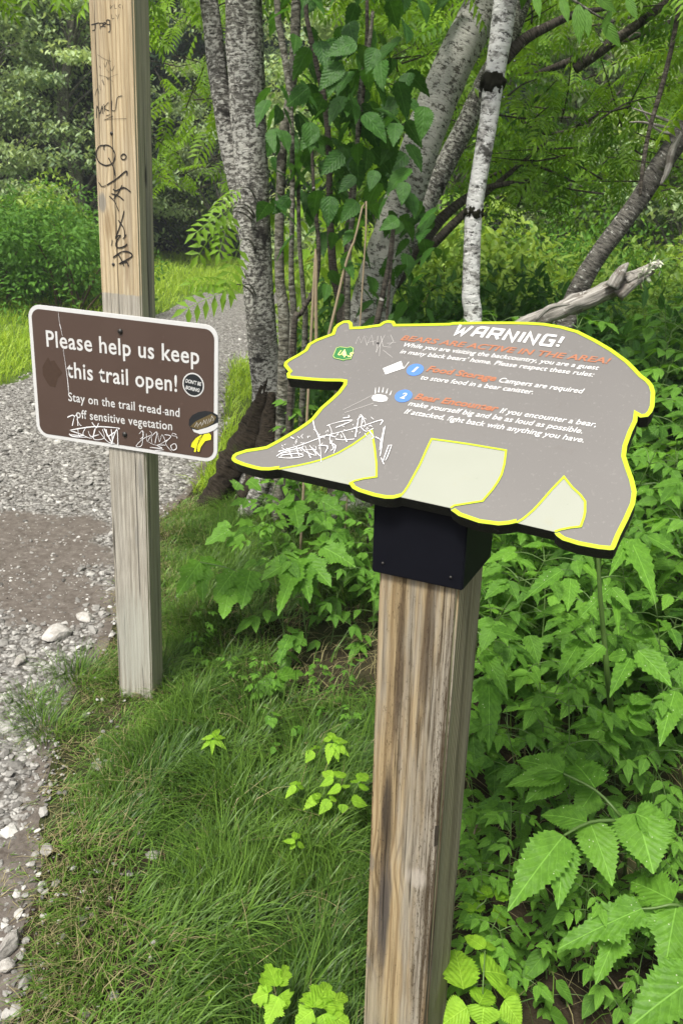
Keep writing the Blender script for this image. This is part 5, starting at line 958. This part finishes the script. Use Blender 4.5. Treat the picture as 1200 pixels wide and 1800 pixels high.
# tufts standing alone at the gravel edge
for (q, lab, sz_) in (((85, 1290), 'lone tuft of dark grass on the gravel left of the tall post', .14), ((60, 1240), 'yellow green grass tuft at the gravel edge above the lone dark one', .10), ((140, 1195), 'bright grass tuft leaning from the verge onto gravel beside the tall post', .16)):
    p = gp(*q, 0); n = 260; P = np.column_stack([rng.normal(p[0], .05, n), rng.normal(p[1], .04, n), np.full(n, .0)]); mb = MB(); blades(P, rng.uniform(.6, 1.1, n)*sz_, rng.uniform(.002, .0036, n), np.clip(rng.normal(.8, .25, n), .2, 1.2), np.arctan2(P[:, 1]-p[1], P[:, 0]-p[0])+rng.normal(0, .6, n), rng.random(n), mb)
    o = mb.build('grass_tuft', [M_GRASS], None, (p[0], p[1], 0)); o.location = (p[0], p[1], 0); tag(o, lab, 'grass tuft', 'grass tufts at the gravel edge')
# dry leaf and twigs on the ground
mb = MB(); p = gp(512, 1548, .03); leaves_dir(mb, leaf_tpl(10, .7, .08, fold=.55, curve=.9), p[None], np.array([[.5, .7, .35]]), [.052], np.array([.5]), roll=.2); o = mb.build('dead_leaf', leaf_mat('dead_leaf_brown', (.24, .15, .08), (.36, .25, .15), .3, .15, .3, .6), None, p); o.location = p; tag(o, 'curled tan dead leaf lying in the grass left of bear post', 'leaf')
for nm, pts, z, lab in (('forked_twig', [(1100, 1790), (1085, 1740), (1068, 1715)], .02, 'small pale forked twig on dark soil near the lower right'), ('dry_stalk', [(815, 1520), (838, 1450), (850, 1430)], .05, 'thin pale dead stalk leaning between soil and leaves right of bear post'), ('dry_stalk', [(985, 1395), (1005, 1340), (1010, 1310)], .10, 'thin pale stalk deep in the dark gap of right thicket')):
    P = [gp(x, y, z+.03*i) for i, (x, y) in enumerate(pts)]; m = MB(); tube(m, P, [.003, .0025, .0015], 6, 3)
    if nm == 'forked_twig': tube(m, [P[1], gp(1098, 1725, .06), gp(1102, 1708, .08)], [.002, .0016, .001], 5, 2)
    o = m.build(nm, M_DRY, None, P[0]); o.location = P[0]; tag(o, lab, 'twig')
mb = MB(); N = 5000; P = np.column_stack([rng.uniform(-.5, 2.2, N), rng.uniform(1.2, 4.5, N)]); k = ((P[:, 0] > .2) & (rng.random(N) < .35)) | (np.hypot(P[:, 0]-.0, P[:, 1]-2.75) < .5); P = P[k]; n = len(P)
blades(np.column_stack([P, height(P)+.006]), rng.uniform(.04, .16, n), rng.uniform(.0015, .004, n), rng.uniform(1.3, 1.6, n), rng.uniform(0, 6.28, n), rng.random(n), mb); o = mb.build('leaf_litter', [M_STRAW]); tag(o, 'dry stalks and litter lying on dark soil under the plants', None, None, 'stuff')

# ------------------------------------------------------------------ bushes and trees beyond
def bush_mesh(R_, H_, n, size, nclump=26, tpl=L_S, hollow=.55):
    lf = MB(); C_ = []
    for i in range(nclump):
        a = rng.uniform(0, 6.28); r = R_*math.sqrt(rng.random())*.85; z = H_*(.12+.80*rng.random()*math.sqrt(max(0, 1-(r/R_)**2)+.05)); C_.append((r*math.cos(a), r*math.sin(a), z, rng.uniform(.24, .42)*min(R_, H_), rng.uniform(.2, .8)))
    C_ = np.array(C_); ci = rng.integers(nclump, size=n); u = rng.normal(0, 1, (n, 3)); u /= np.linalg.norm(u, axis=1, keepdims=True); rr = rng.uniform(hollow, 1, n)**.7
    P = C_[ci, :3]+u*(C_[ci, 3]*rr)[:, None]*np.array([1.15, 1.15, .75]); P[:, 2] = np.maximum(P[:, 2], .03)
    d = u*.8+rng.normal(0, .5, (n, 3)); d[:, 2] -= .35; leaves_dir(lf, tpl, P, d, rng.uniform(size[0], size[1], n), np.clip(C_[ci, 4]*.6+.2+rng.normal(0, .18, n), 0, 1), up=u*.6+np.array([0, 0, .8]), roll=.35)
    st = MB()
    for i in range(min(nclump, 9)): tube(st, [np.array([0, 0, -.05])+rng.normal(0, .08, 3)*[1, 1, 0], C_[i, :3]*[.5, .5, .55], C_[i, :3]], [.018, .012, .005], 5, 3, cap=False)
    return st, lf
def mk(st, lf, mt, bark): a = st.mesh('stem'); b = lf.mesh('foliage'); a.materials.append(bark); b.materials.append(mt); return a, b
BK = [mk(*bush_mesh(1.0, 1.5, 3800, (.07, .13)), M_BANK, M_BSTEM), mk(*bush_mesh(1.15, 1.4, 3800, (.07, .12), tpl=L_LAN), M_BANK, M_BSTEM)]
BV = [mk(*bush_mesh(1.0, 1.5, 3600, (.06, .11)), M_BUSH, M_BSTEM), mk(*bush_mesh(1.15, 1.7, 4200, (.055, .10)), M_MIDLEAF, M_BSTEM), mk(*bush_mesh(1.0, 1.4, 3400, (.07, .12), tpl=L_LAN), M_BUSH, M_BSTEM), mk(*bush_mesh(1.2, 1.6, 3600, (.06, .12)), M_LEAF, M_BSTEM)]
def put_tree(vs, name, parts, x, y, rz, sc, label, cat, group):
    r = empty(name, (x, y, float(height(np.array([[x, y]]))[0])), label, cat, group, rz); r.scale = sc if isinstance(sc, tuple) else (sc,)*3
    for nm, me in zip(parts, vs): o = D.objects.new(nm, me); COL.objects.link(o); o.parent = r
    return r
PB = []
def scat2(n, f, rmin):
    out = []
    for _ in range(n*60):
        x, y = f()
        if all((x-a)**2+(y-b)**2 > rmin**2 for a, b in PB): out.append((x, y)); PB.append((x, y))
        if len(out) >= n: break
    return out
def fr(y0, y1, a, b):
    def f(): y = rng.uniform(y0, y1); return rng.uniform(a, b)*y, y
    return f
DK = mk(*bush_mesh(1.0, 1.5, 3600, (.08, .14)), M_DARKLEAF, M_BSTEM)  # dark leaf colour stands in for the shade behind the board
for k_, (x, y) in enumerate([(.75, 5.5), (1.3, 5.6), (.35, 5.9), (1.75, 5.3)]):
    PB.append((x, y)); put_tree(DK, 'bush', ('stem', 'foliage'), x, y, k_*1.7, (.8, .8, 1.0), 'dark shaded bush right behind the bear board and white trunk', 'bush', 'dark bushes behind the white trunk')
for x, y in scat2(15, fr(5.3, 7.2, .10, .62), .75): put_tree(BV[int(rng.choice([0, 1, 3]))], 'bush', ('stem', 'foliage'), x, y, rng.uniform(0, 6.28), rng.uniform(.72, .95), 'dense green bush in the shaded bank behind the trunks at right', 'bush', 'bushes on the near right bank')
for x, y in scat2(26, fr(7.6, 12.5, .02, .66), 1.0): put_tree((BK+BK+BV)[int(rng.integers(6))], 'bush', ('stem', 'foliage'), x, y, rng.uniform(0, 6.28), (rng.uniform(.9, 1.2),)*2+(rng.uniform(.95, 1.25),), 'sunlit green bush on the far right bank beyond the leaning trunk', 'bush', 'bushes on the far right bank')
for x, y in scat2(15, fr(11.5, 16.5, -.66, -.345), 1.1): put_tree((BV+BK)[int(rng.choice([0, 0, 1, 3, 4]))], 'bush', ('stem', 'foliage'), x, y, rng.uniform(0, 6.28), (rng.uniform(1.0, 1.3),)*2+(rng.uniform(1.0, 1.3),), 'rounded green bush across the trail at the left edge', 'bush', 'bushes across the trail at left')
for x, y in scat2(12, fr(25, 31, -.30, .02), 1.6): put_tree(BV[int(rng.choice([0, 1, 2]))], 'bush', ('stem', 'foliage'), x, y, rng.uniform(0, 6.28), rng.uniform(1.3, 1.7), 'distant bush at the far end of the trail beyond the bend', 'bush', 'distant bushes beyond the trail bend')
def tree_mesh(H_, R_, n, size, z0=.12, nclump=70, flat=.45):
    lf = MB(); tr = MB(); P = [np.array([0, 0, -.2])]+[np.array([rng.normal(0, .12)*i, rng.normal(0, .12)*i, H_*i/5]) for i in range(1, 6)]; tube(tr, P, np.linspace(.16, .03, 6), 10, 4, .1); Q = smoothpts(P, 6); C_ = []
    for i in range(nclump):
        t_ = z0+(1-z0)*rng.random()**.9; a = rng.uniform(0, 6.28); rad = R_*(1.05-.75*t_)*math.sqrt(rng.random()*.8+.2); c = Q[int(t_*.92*(len(Q)-1))]+np.array([rad*math.cos(a), rad*math.sin(a), rng.normal(0, .3)]); C_.append((*c, rng.uniform(.45, .95)*R_*.33, rng.uniform(.15, .85)))
        tube(tr, [Q[int(max(t_-.12, .02)*.9*(len(Q)-1))], (Q[int(t_*.9*(len(Q)-1))]+c)/2, c], [.035, .02, .008], 5, 2, cap=False)
    C_ = np.array(C_); ci = rng.integers(nclump, size=n); P = C_[ci, :3]+rng.normal(0, .55, (n, 3))*C_[ci, 3][:, None]*np.array([1, 1, flat]); a = rng.uniform(0, 6.28, n)
    d = np.column_stack([np.cos(a), np.sin(a), -.55+rng.normal(0, .3, n)]); leaves_dir(lf, L_S, P, d, rng.uniform(size[0], size[1], n), np.clip(C_[ci, 4]*.7+.15+rng.normal(0, .15, n), 0, 1), roll=.35); return tr, lf
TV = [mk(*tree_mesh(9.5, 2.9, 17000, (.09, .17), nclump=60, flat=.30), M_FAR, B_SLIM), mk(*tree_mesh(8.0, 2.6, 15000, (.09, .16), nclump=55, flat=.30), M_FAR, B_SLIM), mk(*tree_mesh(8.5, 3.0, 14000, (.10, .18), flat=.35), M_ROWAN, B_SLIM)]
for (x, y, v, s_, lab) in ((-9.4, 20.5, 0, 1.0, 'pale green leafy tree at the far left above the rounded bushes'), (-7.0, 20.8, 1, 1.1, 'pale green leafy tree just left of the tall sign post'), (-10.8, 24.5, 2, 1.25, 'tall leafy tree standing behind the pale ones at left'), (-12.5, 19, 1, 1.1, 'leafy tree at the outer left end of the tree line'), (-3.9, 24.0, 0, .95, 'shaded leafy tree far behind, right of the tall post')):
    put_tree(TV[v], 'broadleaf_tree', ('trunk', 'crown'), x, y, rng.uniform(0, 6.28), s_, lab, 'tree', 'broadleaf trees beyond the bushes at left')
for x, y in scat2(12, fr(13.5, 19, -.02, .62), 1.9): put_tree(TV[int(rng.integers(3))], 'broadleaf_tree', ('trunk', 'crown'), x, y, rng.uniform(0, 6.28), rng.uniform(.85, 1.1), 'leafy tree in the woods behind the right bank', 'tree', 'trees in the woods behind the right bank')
def fir_mesh(H_, R_, n):
    lf = MB(); tr = MB(); tube(tr, [np.array([0, 0, -.3]), np.array([0, 0, H_*.5]), np.array([0, 0, H_])], [.28, .18, .03], 8, 4, .05); nb_ = 130
    for i in range(nb_):
        t_ = .03+.97*i/nb_; a = i*2.4+rng.normal(0, .3); L = R_*(1.03-t_)*rng.uniform(.75, 1.1); dr = np.array([math.cos(a), math.sin(a), -.25]); b = np.array([0, 0, H_*t_]); k = int(n/nb_*(1.25-t_*.8)); s_ = rng.uniform(.1, 1, k)**.8
        P = b+dr*(L*s_)[:, None]+np.column_stack([rng.normal(0, .16, k), rng.normal(0, .16, k), -.25*L*s_**2*.4+rng.normal(0, .08, k)]); d = dr*.8+rng.normal(0, .5, (k, 3)); d[:, 2] -= .25
        leaves_dir(lf, L_LAN, P, d, rng.uniform(.30, .55, k), np.clip(rng.normal(.45, .2, k), 0, 1), roll=.4)
    return tr, lf
FV = [mk(*fir_mesh(17, 3.2, 7000), M_FIR, B_DARK), mk(*fir_mesh(14, 2.8, 6000), M_FIR, B_DARK)]
for x, y in scat2(60, lambda: (lambda a, r: (r*math.sin(a), r*math.cos(a)))(rng.uniform(-.95, .95), rng.uniform(29, 39)), 2.0): put_tree(FV[int(rng.integers(2))], 'fir_tree', ('trunk', 'crown'), x, y, rng.uniform(0, 6.28), rng.uniform(.85, 1.2), 'dark fir tree in the forest wall behind everything', 'tree', 'fir trees in the forest behind')
for x, y in ((-7.6, 23.5), (-5.6, 27.5), (-11.5, 25.5), (-2.6, 29.0)): put_tree(FV[int(rng.integers(2))], 'fir_tree', ('trunk', 'crown'), x, y, rng.uniform(0, 6.28), rng.uniform(.8, 1.0), 'dark fir tree standing behind the pale leafy trees at left', 'tree', 'fir trees behind the leafy ones at left')


# ------------------------------------------------------------------ thin mist in the air
bm = boxbm(-60, 60, -12, 44, -4, 24, 0); hz_m = D.materials.new('mist_air'); hz_m.use_nodes = True; ht = hz_m.node_tree; ht.nodes.remove(ht.nodes['Principled BSDF'])
pv_ = ht.nodes.new('ShaderNodeVolumePrincipled'); pv_.inputs['Color'].default_value = (.90, .95, 1, 1); pv_.inputs['Density'].default_value = .0014; ht.links.new(pv_.outputs[0], ht.nodes['Material Output'].inputs['Volume'])
hz = bm_obj(bm, 'haze', hz_m); tag(hz, 'thin pale mist in the air of the clearing', None, None, 'stuff')
